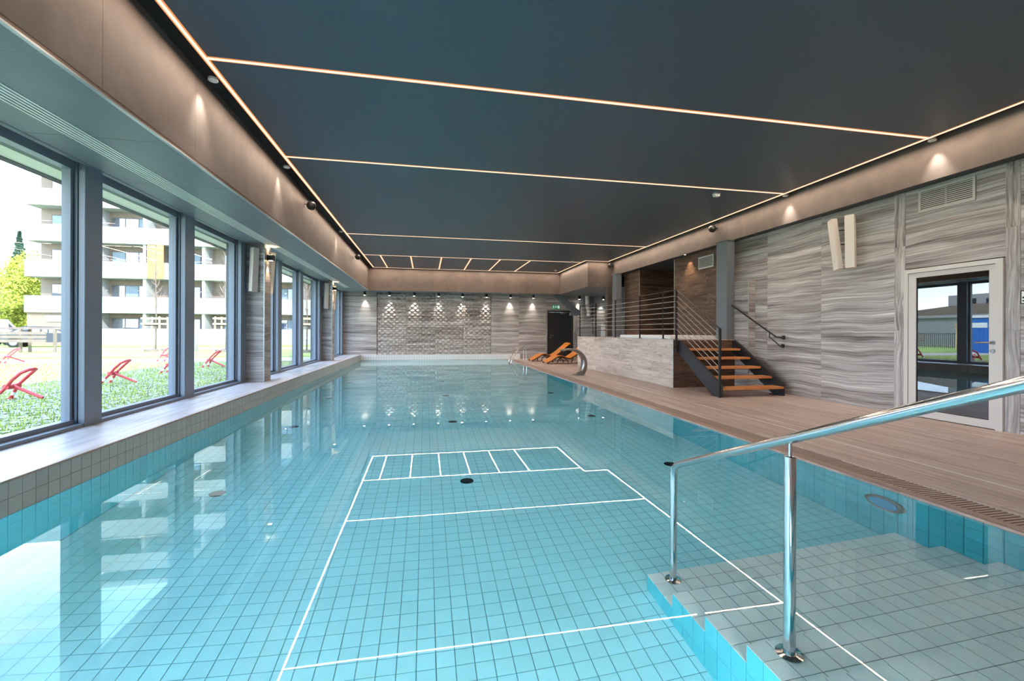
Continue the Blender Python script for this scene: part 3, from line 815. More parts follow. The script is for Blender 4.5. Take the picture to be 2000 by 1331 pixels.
# ================================================================== CEILING AND BULKHEADS
def build_ceiling():
    C = thing('ceiling', 'dark satin ceiling raft framed by glowing light lines', 'ceiling', (2.3, 8, ZC), kind='structure')
    e = 0.03
    poly = [(XLL-e, YBACK),(XLR+e, YBACK),(XLR+e, YLN+e),(XLN+e, YLN+e),(XLN+e, YL[4]+e),(XLL-e, YL[4]+e)]
    obj('ceiling_raft', MB().prism(poly, 'Z', ZC, ZC+0.03), M['ceiling'], C)
    obj('roof_slab', MB().box(-4.0, 10.3, YBACK-0.3, YFAR+0.4, ZC+0.10, ZC+0.5), M['ceiling_gap'], C)
    gap = MB()
    obj('shadow_gap', gap.box(XFL, XFR, YBACK, YFAR, ZC+0.06, ZC+0.095), M['ceiling_gap'], C)
    # left bulkhead: panels, bottom strip, soffit panels
    T = thing('trim_3', 'long taupe panelled bulkhead above the window ledge', 'bulkhead', (XFL, 8, ZSL), kind='structure')
    obj('bulkhead_core', MB().box(XWIN-0.02, XFL-0.012, YBACK, YFAR, ZSL+0.03, ZC+0.1), M['ceiling_gap'], T)
    p = 1.37; y = 3.86 - 8*p
    while y < 19.66:
        a, c = max(y, YBACK), min(y+p, 19.66)
        if c-a > 0.05: obj('fascia_panel', MB().box(XFL-0.012, XFL, a+0.002, c-0.002, ZSL+0.045, ZC+0.06), M['fascia'], T)
        y += p
    obj('bottom_strip', MB().box(XFL-0.012, XFL-0.003, YBACK, 19.66, ZSL+0.012, ZSL+0.043), M['trim_copper'], T)
    obj('edge_trim', MB().box(XFL-0.02, XFL+0.008, YBACK, 19.66, ZSL-0.003, ZSL+0.012), M['trim_metal'], T)
    y = 3.36 - 7*1.36
    while y < YFAR:
        a, c = max(y, YBACK), min(y+1.36, YFAR)
        if a > 0: obj('joint_strip', MB().box(XWIN+0.03, XFL-0.02, a-0.0025, a+0.0025, ZSL+0.002, ZSL+0.02), M['white'], T)
        obj('soffit_panel', MB().box(-3.005, XFL-0.02, a+0.003, c-0.003, ZSL, ZSL+0.025), M['soffit'], T)
        obj('soffit_panel', MB().box(XWIN+0.03, -3.215, a+0.003, c-0.003, ZSL, ZSL+0.025), M['soffit'], T)
        y += 1.36
    # slot diffuser
    S = thing('slot_diffuser', 'long white slotted air diffuser in the soffit above the ledge', 'air vent', (-3.11, 8, ZSL))
    obj('housing', MB().box(-3.214, -3.006, YBACK, YFAR, ZSL+0.02, ZSL+0.03), M['black_matt'], S)
    for k in range(6):
        x = -3.212 + k*0.0388
        obj('slot_bar', MB().box(x, x+0.017, YBACK, 18.75, ZSL-0.004, ZSL+0.02), M['white'], S)
    obj('end_plate', MB().box(-3.214, -3.006, 18.75, YFAR, ZSL, ZSL+0.02), M['soffit'], S)
    # far bulkhead
    Tf = thing('trim_4', 'taupe panelled bulkhead across the far end above the spotlights', 'bulkhead', (2, 19.65, ZSL), kind='structure')
    yf = 19.655
    obj('bulkhead_core', MB().box(XFL, 6.11, yf+0.012, YFAR, ZSL+0.02, ZC+0.1), M['ceiling_gap'], Tf)
    xs = [XFL+0.002,-1.036,0.32,1.725,3.083,4.49,6.118]
    for a, c in zip(xs[:-1], xs[1:]): obj('fascia_panel', MB().box(a+0.002, c-0.002, yf, yf+0.012, ZSL, ZC+0.06), M['fascia'], Tf)
    obj('soffit_board', MB().box(XFL, 6.11, yf+0.012, YFAR, ZSL, ZSL+0.02), M['soffit'], Tf)
    # right bulkhead and the dropped corner box
    Tr = thing('trim_5', 'smooth taupe bulkhead beam above the deck', 'bulkhead', (XFR, 5, ZSR), kind='structure')
    obj('fascia_board', MB().box(XFR, XFR+0.02, YBACK, 16.07, ZSR, ZC+0.06), M['fascia'], Tr)
    obj('bulkhead_core', MB().box(XFR+0.02, 10.2, YBACK, 16.07, ZSR+0.02, ZC+0.1), M['ceiling_gap'], Tr)
    obj('soffit_board', MB().box(XFR+0.02, 10.2, YBACK, 16.07, ZSR+0.001, ZSR+0.02), M['soffit_dark'], Tr)
    Tn = thing('trim_6', 'taupe dropped ceiling box at the far corner beside the nook', 'bulkhead', (6.12, 16.07, 3.05), kind='structure')
    obj('box_side', MB().box(6.118, 6.135, 16.07, YFAR, 3.05, ZC+0.06), M['fascia'], Tn)
    obj('box_front', MB().box(6.118, XFR+0.02, 16.055, 16.07, 3.05, ZC+0.06), M['fascia'], Tn)
    obj('box_soffit', MB().box(6.135, 10.2, 16.07, YFAR, 3.055, 3.075), M['soffit'], Tn)
    obj('box_core', MB().box(6.135, 10.2, 16.07, YFAR, 3.075, ZC+0.1), M['ceiling_gap'], Tn)
    obj('pier', MB().box(6.93, 7.3, 16.06, 16.25, DECK_Z, 3.05), M['fascia'], Tn)
build_ceiling()

def led(name, pts, label):
    t = thing('light_line', label, 'light', (pts[0][0], pts[0][1], ZC), group='warm light lines in the ceiling')
    prof = MB(); em = MB()
    for (x0,y0),(x1,y1) in zip(pts[:-1], pts[1:]):
        w = 0.015
        if abs(x1-x0) < 1e-6:
            n = max(1, int(abs(y1-y0)/1.6)); dy = (y1-y0)/n
            for k in range(n): em.box(x0-w, x0+w, min(y0+k*dy,y0+(k+1)*dy), max(y0+k*dy,y0+(k+1)*dy), ZC-0.006, ZC-0.001)
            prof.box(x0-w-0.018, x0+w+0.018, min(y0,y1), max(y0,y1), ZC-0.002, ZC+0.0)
        elif abs(y1-y0) < 1e-6:
            n = max(1, int(abs(x1-x0)/1.6)); dx = (x1-x0)/n
            for k in range(n): em.box(min(x0+k*dx,x0+(k+1)*dx), max(x0+k*dx,x0+(k+1)*dx), y0-w, y0+w, ZC-0.006, ZC-0.001)
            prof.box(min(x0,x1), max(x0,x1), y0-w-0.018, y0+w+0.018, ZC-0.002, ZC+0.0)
        else:
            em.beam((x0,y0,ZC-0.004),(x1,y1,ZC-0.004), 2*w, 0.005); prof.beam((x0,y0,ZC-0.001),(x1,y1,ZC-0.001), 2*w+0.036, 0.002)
    obj('profile', prof, M['led_halo'], t)  # flat strips either side of the diffuser, coloured as its orange halo
    for (x0,y0),(x1,y1) in zip(pts[:-1], pts[1:]):
        ln = math.hypot(x1-x0, y1-y0)
        l = bpy.data.lights.new('line_light', 'AREA'); l.shape = 'RECTANGLE'; l.size = ln; l.size_y = 0.03
        l.energy = LED_W*ln; l.color = LED_COL
        o = bpy.data.objects.new('line_light', l); COL.objects.link(o); o.parent = t
        o.location = Vector(((x0+x1)/2, (y0+y1)/2, ZC-0.009)) - wloc(t)
        o.rotation_euler.z = math.atan2(y1-y0, x1-x0)
    obj('diffuser', em, M['led'], t)
w = 0.019
led('a', [(XLL, YBACK+0.1),(XLL, YL[4])], 'warm light line along the taupe bulkhead on the window side')
led('b', [(XLR, YBACK+0.1),(XLR, YLN)], 'warm light line along the ceiling edge above the deck')
led('c', [(XLL+w, YL[4]),(XLN-w, YL[4])], 'warm light line along the far bulkhead above the spotlights')
led('d', [(XLN, YLN),(XLN, YL[4])], 'short warm light line along the side of the dropped corner box')
led('e', [(XLN+w, YLN),(XLR-w, YLN)], 'short warm light line along the front of the dropped corner box')
ordn = ['nearest long warm light line crossing the ceiling', 'second long warm light line crossing the ceiling',
        'third long warm light line crossing the ceiling', 'farthest long warm light line crossing the ceiling, with short lines branching off']
for k in range(4):
    led('f', [(XLL+w, YL[k]),((XLR if k < 3 else XLN)-w, YL[k])], ordn[k])
so = ['first','second','third','fourth','fifth','sixth']
# short lines between the fourth cross line and the far line (measured on the photograph)
for k, x in enumerate((-1.594, -0.53, 0.571, 1.658, 2.76, 3.92)):
    led('g', [(x, YL[3]+w),(x, YL[4]-w)], 'short warm light line in the far ceiling, %s from the window side' % so[k])

# ================================================================== SPOTS, SPEAKERS, DETECTORS
def spot_lamp(parent, loc, target, power, angle, blend=0.9, col=(1.0,0.93,0.82), r=0.02):
    l = bpy.data.lights.new('spot_light', 'SPOT'); l.energy = power; l.spot_size = math.radians(angle); l.spot_blend = blend
    l.color = col; l.shadow_soft_size = r
    o = bpy.data.objects.new('spot_light', l); COL.objects.link(o)
    o.parent = parent; o.location = Vector(loc) - wloc(parent)
    o.rotation_euler = (Vector(target)-Vector(loc)).to_track_quat('-Z','Y').to_euler()
    return o
def downlight(x, y, z, label, wallx):
    t = thing('recessed_spotlight', label, 'spotlight', (x, y, z), group='recessed spotlights beside the light lines')
    obj('ring', MB().lathe([(0.030,0.03),(0.046,0.03),(0.050,0.004),(0.044,-0.002),(0.032,0.002)], (x,y,z), 24), M['white'], t, True)
    obj('lens', MB().lathe([(0.030,0.004),(0.018,0.010)], (x,y,z), 18), M['lamp_cool'], t)
    s = 1 if wallx > x else -1
    spot_lamp(t, (wallx-s*0.115, y, z-0.014), (wallx, y, z-1.0), SPOT_W*0.85, 62, 1.0, (1.0,0.94,0.84))
dl = ['nearest','middle','farther']
for k, y in enumerate((5.32, 7.90, 12.70)):
    downlight(-2.272, y, 4.0, '%s recessed spotlight washing the window side bulkhead' % dl[k], XFL)
for k, y in enumerate((4.95, 7.53)):
    downlight(7.005, y, 4.0, ['nearer','farther'][k] + ' recessed spotlight washing the bulkhead above the deck', XFR)

def ceiling_spot(x, y, z, wall, label, power, group):
    t = thing('cylinder_spotlight', label, 'spotlight', (x, y, z), group=group)
    obj('housing', MB().lathe([(0.052,-0.16),(0.055,-0.15),(0.055,0.0),(0.05,0.0)], (x,y,z), 20), M['black_matt'], t, True)
    obj('lens', MB().lathe([(0.042,-0.163),(0.04,-0.1605)], (x,y,z), 16), M['lamp_cool'], t)
    spot_lamp(t, (x, y+0.10, z-0.15), (x, YFAR, z-1.25), power, 52, 1.0)
sp = ['first','second','third','fourth','fifth','sixth','seventh','eighth']
for k, x in enumerate((-2.645,-1.589,-0.505,0.584,1.677,2.793,3.933,5.044)):
    ceiling_spot(x, 20.38, ZSL, YFAR, 'black cylinder spotlight under the far bulkhead, %s from the window side' % sp[k], SPOT_W*1.15, 'black spotlights over the far stone wall')
ceiling_spot(7.35, 20.40, 3.055, YFAR, 'black cylinder spotlight in the nook beside the pale pipe', SPOT_W*0.9, 'black spotlights in the far nook')
ceiling_spot(8.55, 20.30, 3.055, YFAR, 'black cylinder spotlight in the nook above the platform railing', SPOT_W*0.9, 'black spotlights in the far nook')

def ball_speaker(x, y, z, side, label):
    t = thing('ball_speaker', label, 'speaker', (x, y, z), group='black ball loudspeakers under the ceiling')
    prof = [(0.09*math.sin(a), -0.09*math.cos(a)) for a in [PI*(i+0.4)/12.8 for i in range(12)]]
    obj('shell', MB().lathe([(r, q) for r, q in prof], (x,y,z), 22), M['speaker'], t, True)
    d = Vector((-side*0.55, -0.75, -0.35)).normalized()
    g = MB().lathe([(0.066,0.0),(0.064,0.010),(0.03,0.016)], (0,0,0), 22)
    rot = d.to_track_quat('Z','Y').to_matrix()
    g.v = [tuple(Vector((x,y,z)) + d*0.06 + rot @ Vector(p)) for p in g.v]
    obj('grille', g, M['black_matt'], t, True)
    xe = x + side*0.13
    obj('bracket', MB().beam((x+side*0.05,y,z+0.02),(xe,y,z+0.02),0.03,0.012).box(min(xe-0.006*side,xe), max(xe-0.006*side,xe), y-0.035, y+0.035, z-0.05, z+0.07), M['black'], t)
ball_speaker(XFL+0.13, 9.50, 3.82, -1, 'nearer black ball loudspeaker on the window side bulkhead')
ball_speaker(XFL+0.13, 15.73, 3.82, -1, 'farther black ball loudspeaker on the window side bulkhead')
ball_speaker(XFR-0.13, 9.75, 3.86, 1, 'black ball loudspeaker on the bulkhead above the stair railing')
ball_speaker(XFR-0.13, 15.90, 3.86, 1, 'black ball loudspeaker at the corner of the dropped ceiling box')

for (x, y, lab, dome) in ((5.59,7.70,'white box detector on the ceiling near the second light line',0), (5.58,18.54,'white box detector on the far ceiling before the bulkhead',0), (5.52,16.10,'small white dome detector on the farthest crossing light line',1)):
    t = thing('ceiling_detector', lab, 'detector', (x, y, ZC))
    if dome:
        obj('base', MB().lathe([(0.05,0),(0.05,-0.02),(0.045,-0.028)], (x,y,ZC), 20), M['white'], t)
        obj('dome', MB().lathe([(0.04,-0.028),(0.036,-0.045),(0.022,-0.056)], (x,y,ZC), 20), M['white_panel'], t, True)
    else:
        obj('base', MB().box(x-0.06,x+0.06,y-0.05,y+0.05,ZC-0.012,ZC), M['white'], t)
        obj('cover', MB().chamfer_box(x-0.055,x+0.055,y-0.045,y+0.045,ZC-0.06,ZC-0.012,0.01), M['white'], t)

# ================================================================== WALL PANELS (tilted white boxes), UP-DOWN LIGHTS
def tilt_panel(name, cx, cy, z0, z1, along, lean, label, twist=0.0):
    """slim upright white box beside a wall, leaning along y and turned about its axis"""
    t = thing(name, label, 'wall panel', (cx, cy, z0), group='slim tilted white wall panels')
    return t
def slab(t, p0, p1, w, d, ang):
    a = Vector(p0); b = Vector(p1); dirv = (b-a).normalized()
    u = Vector((math.cos(ang), math.sin(ang), 0)); v = dirv.cross(u).normalized(); u = v.cross(dirv).normalized()
    vs = []
    for p in (a, b):
        for i, j in ((-1,-1),(1,-1),(1,1),(-1,1)): vs.append(p + u*(i*w/2) + v*(j*d/2))
    mb = MB().add(vs, [(0,1,2,3),(7,6,5,4),(0,4,5,1),(1,5,6,2),(2,6,7,3),(3,7,4,0)])
    bm = bmesh.new(); q = [bm.verts.new(p) for p in mb.v]
    for f in mb.f: bm.faces.new([q[i] for i in f])
    bmesh.ops.bevel(bm, geom=list(bm.edges), offset=0.006, segments=2, affect='EDGES', profile=0.5)
    bm.verts.index_update()
    r = MB().add([tuple(v.co) for v in bm.verts], [tuple(v.index for v in f.verts) for f in bm.faces]); bm.free()
    return r
def wall_panel(p0, p1, ang, wall_pt, label):
    t = thing('column_speaker', label, 'column speaker', ((p0[0]+p1[0])/2, (p0[1]+p1[1])/2, p0[2]), group='slim white column speakers on the walls')
    obj('cabinet', slab(t, p0, p1, 0.14, 0.095, ang), M['white_panel'], t)
    m = (Vector(p0)+Vector(p1))/2
    a = m.copy(); 
    obj('bracket', MB().beam(a, wall_pt, 0.035, 0.02), M['black'], t)
    obj('bracket', MB().beam(a+Vector((0,0,0.25)), Vector(wall_pt)+Vector((0,0,0.25)), 0.025, 0.015), M['black'], t)
wall_panel((7.14,6.505,2.40),(7.15,6.640,3.31), math.radians(70), (7.32,6.45,2.85), 'slim white column speaker on the stone wall, the one farther from the glazed door')
wall_panel((7.14,6.275,2.40),(7.15,6.300,3.31), math.radians(115), (7.32,6.36,2.85), 'slim white column speaker on the stone wall, the one nearer the glazed door')
for k, (y0, y1) in enumerate(PIL[2:]):
    nm = ['nearer','farther'][k]
    wall_panel((-3.42,y0-0.10,2.08),(-3.40,y0-0.06,2.97), math.radians(60), (-3.40,y0+0.004,2.5), 'slim white column speaker on the camera side of the %s window pier' % nm)
    wall_panel((-3.30,y1+0.12,2.08),(-3.24,y1+0.12,2.97), math.radians(-60), (-3.30,y1-0.004,2.5), 'slim white column speaker on the far side of the %s window pier' % nm)
    t = thing('up_down_light', 'black cube up and down light on the %s window pier' % nm, 'wall light', (-3.24, (y0+y1)/2, 2.76), group='black cube wall lights on the window piers')
    yc = (y0+y1)/2; h = 0.055
    obj('housing', MB().box(-3.24,-3.12,yc-h,yc+h,2.76,2.87), M['black_matt'], t)
    obj('lens', MB().box(-3.215,-3.145,yc-0.035,yc+0.035,2.8705,2.874), M['lamp_warm'], t)
    obj('lens', MB().box(-3.215,-3.145,yc-0.035,yc+0.035,2.756,2.7595), M['lamp_warm'], t)
    spot_lamp(t, (-3.17,yc,2.74), (-3.22,yc,1.6), 16, 66, 0.8, (1.0,0.74,0.46))
    spot_lamp(t, (-3.17,yc,2.885), (-3.20,yc,3.4), 6, 100, 0.8, (1.0,0.74,0.46))

# ================================================================== VENTS, SIGNS
def wall_vent(x, y0, y1, z0, z1, n, label, split):
    t = thing('wall_vent', label, 'air vent', (x, (y0+y1)/2, z0), group=None)
    b = 0.028
    f = MB(); f.box(x-0.022,x,y0,y0+b,z0,z1); f.box(x-0.022,x,y1-b,y1,z0,z1); f.box(x-0.022,x,y0+b,y1-b,z0,z0+b); f.box(x-0.022,x,y0+b,y1-b,z1-b,z1)
    if split: f.box(x-0.016,x,(y0+y1)/2-0.005,(y0+y1)/2+0.005,z0+b,z1-b)
    obj('frame', f, M['grille'], t)
    obj('backing', MB().box(x-0.004,x,y0+b,y1-b,z0+b,z1-b), M['black_matt'], t)
    p = (z1-z0-2*b)/n
    for k in range(n):
        zc = z0+b+(k+0.5)*p
        m = MB().add([(x-0.018,y0+b,zc-p*0.38),(x-0.018,y1-b,zc-p*0.38),(x-0.006,y1-b,zc+p*0.30),(x-0.006,y0+b,zc+p*0.30),
                      (x-0.014,y0+b,zc-p*0.44),(x-0.014,y1-b,zc-p*0.44),(x-0.002,y1-b,zc+p*0.24),(x-0.002,y0+b,zc+p*0.24)],
                     [(0,1,2,3),(7,6,5,4),(0,4,5,1),(1,5,6,2),(2,6,7,3),(3,7,4,0)])
        obj('louvre', m, M['grille'], t)
wall_vent(XWR, 4.641, 5.341, 3.10, 3.43, 10, 'grey louvred wall vent on the stone above the glazed door', True)
wall_vent(XWR-0.012, 10.15, 10.79, 3.0, 3.325, 9, 'grey louvred wall vent on the brown planks of the alcove', False)

s = thing('exit_sign', 'green exit sign with running figure above the dark far door', 'sign', (6.24, YFAR, 2.43))
obj('plate', MB().box(6.06,6.42,YFAR-0.03,YFAR,2.42,2.60), M['sign_green'], s)
yb = YFAR-0.033
pic = MB()
obj('pictogram_bar', MB().box(6.08,6.12,yb,yb+0.003,2.45,2.57), M['sign_white'], s)
obj('pictogram_door', MB().box(6.30,6.40,yb,yb+0.003,2.445,2.575), M['sign_white'], s)
def xz(a, b, wd): pic.beam((a[0],yb+0.001,a[1]),(b[0],yb+0.001,b[1]),wd,0.003,(0,1,0))
obj('figure_head', MB().lathe([(0.014,0),(0.014,0.003)], (6.205,yb,2.565), 10, 'Y'), M['sign_white'], s)
p2 = MB()
p2.beam((6.205,yb+0.001,2.545),(6.19,yb+0.001,2.50),0.003,0.024,(1,0,0)); p2.beam((6.19,yb+0.001,2.50),(6.165,yb+0.001,2.455),0.003,0.012,(1,0,0)); p2.beam((6.19,yb+0.001,2.50),(6.225,yb+0.001,2.47),0.003,0.012,(1,0,0)); p2.beam((6.205,yb+0.001,2.54),(6.24,yb+0.001,2.515),0.003,0.010,(1,0,0)); p2.beam((6.205,yb+0.001,2.54),(6.17,yb+0.001,2.525),0.003,0.010,(1,0,0))
obj('running_figure', p2, M['sign_white'], s)
p3 = MB(); p3.prism([(6.285,2.51),(6.25,2.535),(6.25,2.485)],'Y',yb,yb+0.003)
obj('arrow', p3, M['sign_white'], s)

s = thing('wall_notice', 'small black framed white notice on the stone beyond the glazed door', 'sign', (XWR-0.004, 4.08, 1.65))
obj('frame', MB().box(XWR-0.012,XWR,4.00,4.178,1.655,1.825), M['black'], s)
obj('sheet', MB().box(XWR-0.014,XWR-0.011,4.012,4.168,1.667,1.813), M['paper'], s)
for (y, z, w, h) in ((4.150,1.735,0.018,0.022),(4.150,1.695,0.02,0.016),(4.115,1.735,0.02,0.03),(4.08,1.72,0.02,0.02),(4.05,1.75,0.022,0.02),(4.12,1.69,0.016,0.012)): obj('print_mark', MB().box(XWR-0.0155,XWR-0.0138,y-w/2,y+w/2,z-h/2,z+h/2), M['black_matt'], s)
s = thing('cabinet_notice', 'white notice board with two red marks behind the platform railing', 'sign', (8.75, YFAR, 0.9))
obj('board', MB().box(8.56,8.97,YFAR-0.03,YFAR,0.85,1.66), M['paper'], s)
for zz in (1.40, 1.06): obj('red_mark', MB().lathe([(0.045,0),(0.045,0.004)],(8.76,YFAR-0.034,zz),14,'Y'), M['red'], s)

# ================================================================== PLATFORM, STAIRS, RAILING, COLUMNS
def build_platform():
    P = thing('tub_platform', 'raised platform clad in weathered grey planks beside the deck', 'platform', (PX, 12.4, DECK_Z), kind='structure')
    obj('platform_core', MB().box(PX+0.012, XWR-0.014, PY0+0.012, PY1-0.012, DECK_Z, PZ-0.02), M['grout'], P)
    rnd = random.Random(21); rows = 6; ph = (PZ-0.02-DECK_Z)/rows
    for r in range(rows):
        z0 = DECK_Z + r*ph
        y = PY0 - rnd.random()*0.9
        while y < PY1:
            a, c = max(y, PY0), min(y+1.2, PY1)
            if c-a > 0.04: obj('plank', MB().box(PX, PX+0.012, a+0.001, c-0.001, z0+0.001, z0+ph-0.001), M['wood_grey'], P)
            y += 1.2
        x = PX+0.012 - rnd.random()*0.9
        while x < 6.98:
            a, c = max(x, PX+0.012), min(x+1.2, XWR-0.014)
            if c-a > 0.04: obj('plank', MB().box(a+0.001, c-0.001, PY0, PY0+0.012, z0+0.001, z0+ph-0.001), M['wood_brown'], P)
            x += 1.2
        obj('plank', MB().box(PX+0.012, XWR-0.014, PY1-0.012, PY1, z0+0.001, z0+ph-0.001), M['wood_grey'], P)
    # top boards
    for i in range(8):
        w = (XWR-0.014-PX)/8
        for j in range(6):
            l = (PY1-PY0)/6
            obj('top_plank', MB().box(PX+i*w+0.001, PX+(i+1)*w-0.001, PY0+j*l+0.001, PY0+(j+1)*l-0.001, PZ-0.02, PZ-0.002), M['deck'], P)
    obj('corner_trim', MB().box(PX-0.003, PX+0.01, PY0-0.003, PY0+0.01, DECK_Z, PZ), M['trim_metal'], P)
    obj('edge_trim', MB().box(PX-0.003, PX+0.012, PY0, PY1, PZ-0.004, PZ+0.004), M['trim_metal'], P)
    # hot tub: white shell with a rim around a recessed basin
    T = thing('hot_tub', 'white hot tub with a low rim on the raised platform', 'hot tub', (6.4, 10.6, PZ))
    x0, x1, y0, y1 = 5.74, 7.26, 9.60, 12.35
    zt = PZ+0.085
    def ring(i, z): return [(x0+i,y0+i,z),(x1-i,y0+i,z),(x1-i,y1-i,z),(x0+i,y1-i,z)]
    loops = [ring(0.0,PZ-0.0), ring(0.0,zt-0.02), ring(0.015,zt), ring(0.22,zt), ring(0.26,zt-0.03), ring(0.30,PZ+0.005)]
    vs = [p for l in loops for p in l]; fs = []
    for k in range(len(loops)-1):
        for q in range(4): fs.append((k*4+q, k*4+(q+1)%4, (k+1)*4+(q+1)%4, (k+1)*4+q))
    fs.append(tuple((len(loops)-1)*4+q for q in range(4)))
    obj('shell', MB().add(vs, fs), M['white'], T)
    obj('tub_water', MB().box(x0+0.275,x1-0.275,y0+0.275,y1-0.275,PZ+0.03,PZ+0.04), M['tile_teal'], T)
    for yy in (9.9, 10.6, 11.2): obj('headrest', MB().chamfer_box(x0+0.05,x0+0.16,yy-0.12,yy+0.12,zt,zt+0.012,0.004), M['white_panel'], T)
build_platform()

def build_stairs():
    S = thing('metal_stair', 'open black steel stair with five orange wood treads up to the platform', 'stairs', (6.35, 8.35, DECK_Z))
    xl, xr = 5.66, 7.06
    ya, yb = 7.60, 9.13
    # stringers: plates following the slope, foot plumb cut
    def stringer(x, w=0.012):
        poly = [(ya, DECK_Z),(ya+0.30, DECK_Z),(yb, PZ-0.30),(yb, PZ-0.03),(yb-0.06, PZ-0.03),(ya, DECK_Z+0.20)]
        m = MB().prism(poly, 'X', x, x+w)
        m.beam((x+w/2+0.02, ya+0.29, DECK_Z+0.012),(x+w/2+0.02, yb, PZ-0.30), 0.05, 0.008)
        m.beam((x+w/2+0.02, ya+0.0, DECK_Z+0.205),(x+w/2+0.02, yb-0.05, PZ-0.025), 0.05, 0.008)
        return m
    for x in (xl, xr): obj('stringer', stringer(x), M['black'], S)
    for k in range(5):
        z = 0.205 + k*0.18; y = 7.60 + k*0.312
        obj('tread', MB().chamfer_box(xl+0.02, xr-0.005, y, y+0.29, z-0.045, z, 0.005), M['tread'], S)
        for x in (xl+0.03, xr-0.03): obj('tread_bracket', MB().box(x-0.02,x+0.02,y+0.03,y+0.26,z-0.06,z-0.045), M['black'], S)
    for x in (xl+0.03, xr-0.02): obj('foot_plate', MB().box(x-0.05,x+0.05,ya+0.2,ya+0.32,DECK_Z,DECK_Z+0.012), M['black'], S)
    # railing on the stair and the platform
    R = thing('platform_railing', 'black steel railing with slim horizontal bars along the platform and stair', 'railing', (5.62, 12, PZ))
    xr_ = 5.60
    top = 2.255; base = PZ
    ys = [9.10, 9.67, 10.84, 12.38, 13.92, 15.47]
    for y in ys:
        obj('post', MB().box(xr_-0.02, xr_+0.02, y-0.006, y+0.006, base-0.02 if y > 9.2 else base-0.10, top), M['black'], R)
        obj('base_plate', MB().box(xr_-0.03, xr_+0.05, y-0.03, y+0.03, PZ+0.004, PZ+0.014), M['black'], R)
    zb = [1.365+0.1262*k for k in range(8)]
    for k, z in enumerate(zb):
        r = 0.008 if k < 7 else 0.014
        if k < 7: obj('bar', MB().tube([(xr_,9.10,z),(xr_,15.47,z)], r, 8), M['rail_bar'], R)
        else: obj('top_rail', MB().box(xr_-0.022,xr_+0.022,9.09,15.48,top-0.010,top+0.004), M['black'], R)
    # stair flight
    yl, zl = 7.60, 1.37
    obj('post', MB().box(xr_-0.02, xr_+0.022, yl-0.022, yl+0.012, DECK_Z, zl), M['black'], R)
    obj('post', MB().box(xr_-0.02, xr_+0.02, 9.085, 9.115, DECK_Z+0.82, top), M['black'], R)
    dz = top - zl
    for k, z in enumerate(zb):
        a = (xr_, 9.10, z); b = (xr_, yl, z-dz)
        if k < 7: obj('bar', MB().tube([a, b], 0.008, 8), M['rail_bar'], R)
        else: obj('top_rail', MB().beam(a, b, 0.044, 0.014), M['black'], R)
    # far return of the railing
    for x in (6.2, 6.78): obj('post', MB().box(x-0.006,x+0.006,15.45,15.49,base-0.02,top), M['black'], R)
    for k, z in enumerate(zb): obj('bar' if k < 7 else 'top_rail', MB().box(xr_,6.78,15.462,15.478,z-0.008,z+0.008), M['black'], R)
    # wall handrail
    Hh = thing('wall_handrail', 'black wall handrail beside the steel stair on the stone wall', 'handrail', (7.2, 8.8, 1.2))
    xh = 7.08
    obj('rail', MB().tube([(xh-0.1,9.66,2.067),(xh,9.43,2.069),(xh,7.83,1.198),(xh,7.70,1.192)], 0.017, 10), M['black'], Hh, True)
    obj('rail_bracket', MB().tube([(xh,8.015,1.30),(xh,8.015,1.19),(xh+0.01,7.95,1.15),(xh+0.03,7.76,1.012),(XWR-0.012,7.92,1.012)], 0.012, 8), M['black'], Hh, True)
    obj('rail_bracket', MB().tube([(xh,9.52,2.065),(xh,9.52,1.95),(xh,9.40,1.945)], 0.012, 8), M['black'], Hh, True)
    obj('rail_bracket', MB().tube([(xh,7.70,1.19),(XWR-0.012,7.90,1.19)],0.012,8), M['black'], Hh, True)
    obj('wall_plate', MB().box(XWR-0.012,XWR,7.88,7.96,0.972,1.052), M['black'], Hh)
    obj('wall_plate', MB().box(XWR-0.012,XWR,7.86,7.94,1.15,1.23), M['black'], Hh)
    # steel columns under the beam
    for k, (y0, y1) in enumerate(((9.17,9.55),(15.26,15.63))):
        x0, x1 = 6.94, 7.14
        cth = thing('column_%d' % (k+1), ['grey painted steel column standing behind the stair','grey painted steel column at the far end of the platform railing'][k], 'column', ((x0+x1)/2,(y0+y1)/2,DECK_Z), kind='structure')
        obj('web', MB().box(x0+0.015, x1-0.015, (y0+y1)/2-0.15, (y0+y1)/2+0.15, DECK_Z if k == 0 else PZ, ZSR), M['steel_paint'], cth)
        obj('flange', MB().box(x0, x0+0.015, y0, y1, DECK_Z if k == 0 else PZ, ZSR), M['steel_paint'], cth)
        obj('flange', MB().box(x1-0.015, x1, y0, y1, DECK_Z if k == 0 else PZ, ZSR), M['steel_paint'], cth)
        obj('side_plate', MB().box(x0+0.015, x1-0.015, y0, y0+0.012, DECK_Z if k == 0 else PZ, ZSR), M['steel_paint'], cth)
        obj('cap_plate', MB().box(x0-0.03, x1+0.03, y0-0.03, y1+0.03, ZSR-0.018, ZSR), M['steel_paint'], cth)
    # diagonal brace over the far door, pipes in the nook
    b = thing('brace_beam', 'grey diagonal steel brace above the dark far door', 'beam', (6.6, 20.3, 2.2), kind='structure')
    obj('brace', MB().beam((6.15,20.35,3.12),(7.25,20.35,2.18),0.16,0.30), M['steel_paint'], b)
    obj('brace_foot', MB().box(6.85,7.3,20.26,20.44,2.10,2.24), M['steel_paint'], b)
    pp = thing('pipe_run', 'pale insulated vertical pipe in the far nook', 'pipe', (7.75, 20.2, 2.0))
    obj('pipe', MB().tube([(7.72,20.3,3.05),(7.72,20.3,2.6),(7.80,20.3,2.35),(7.80,20.3,2.05)], 0.10, 14), M['white_panel'], pp, True)
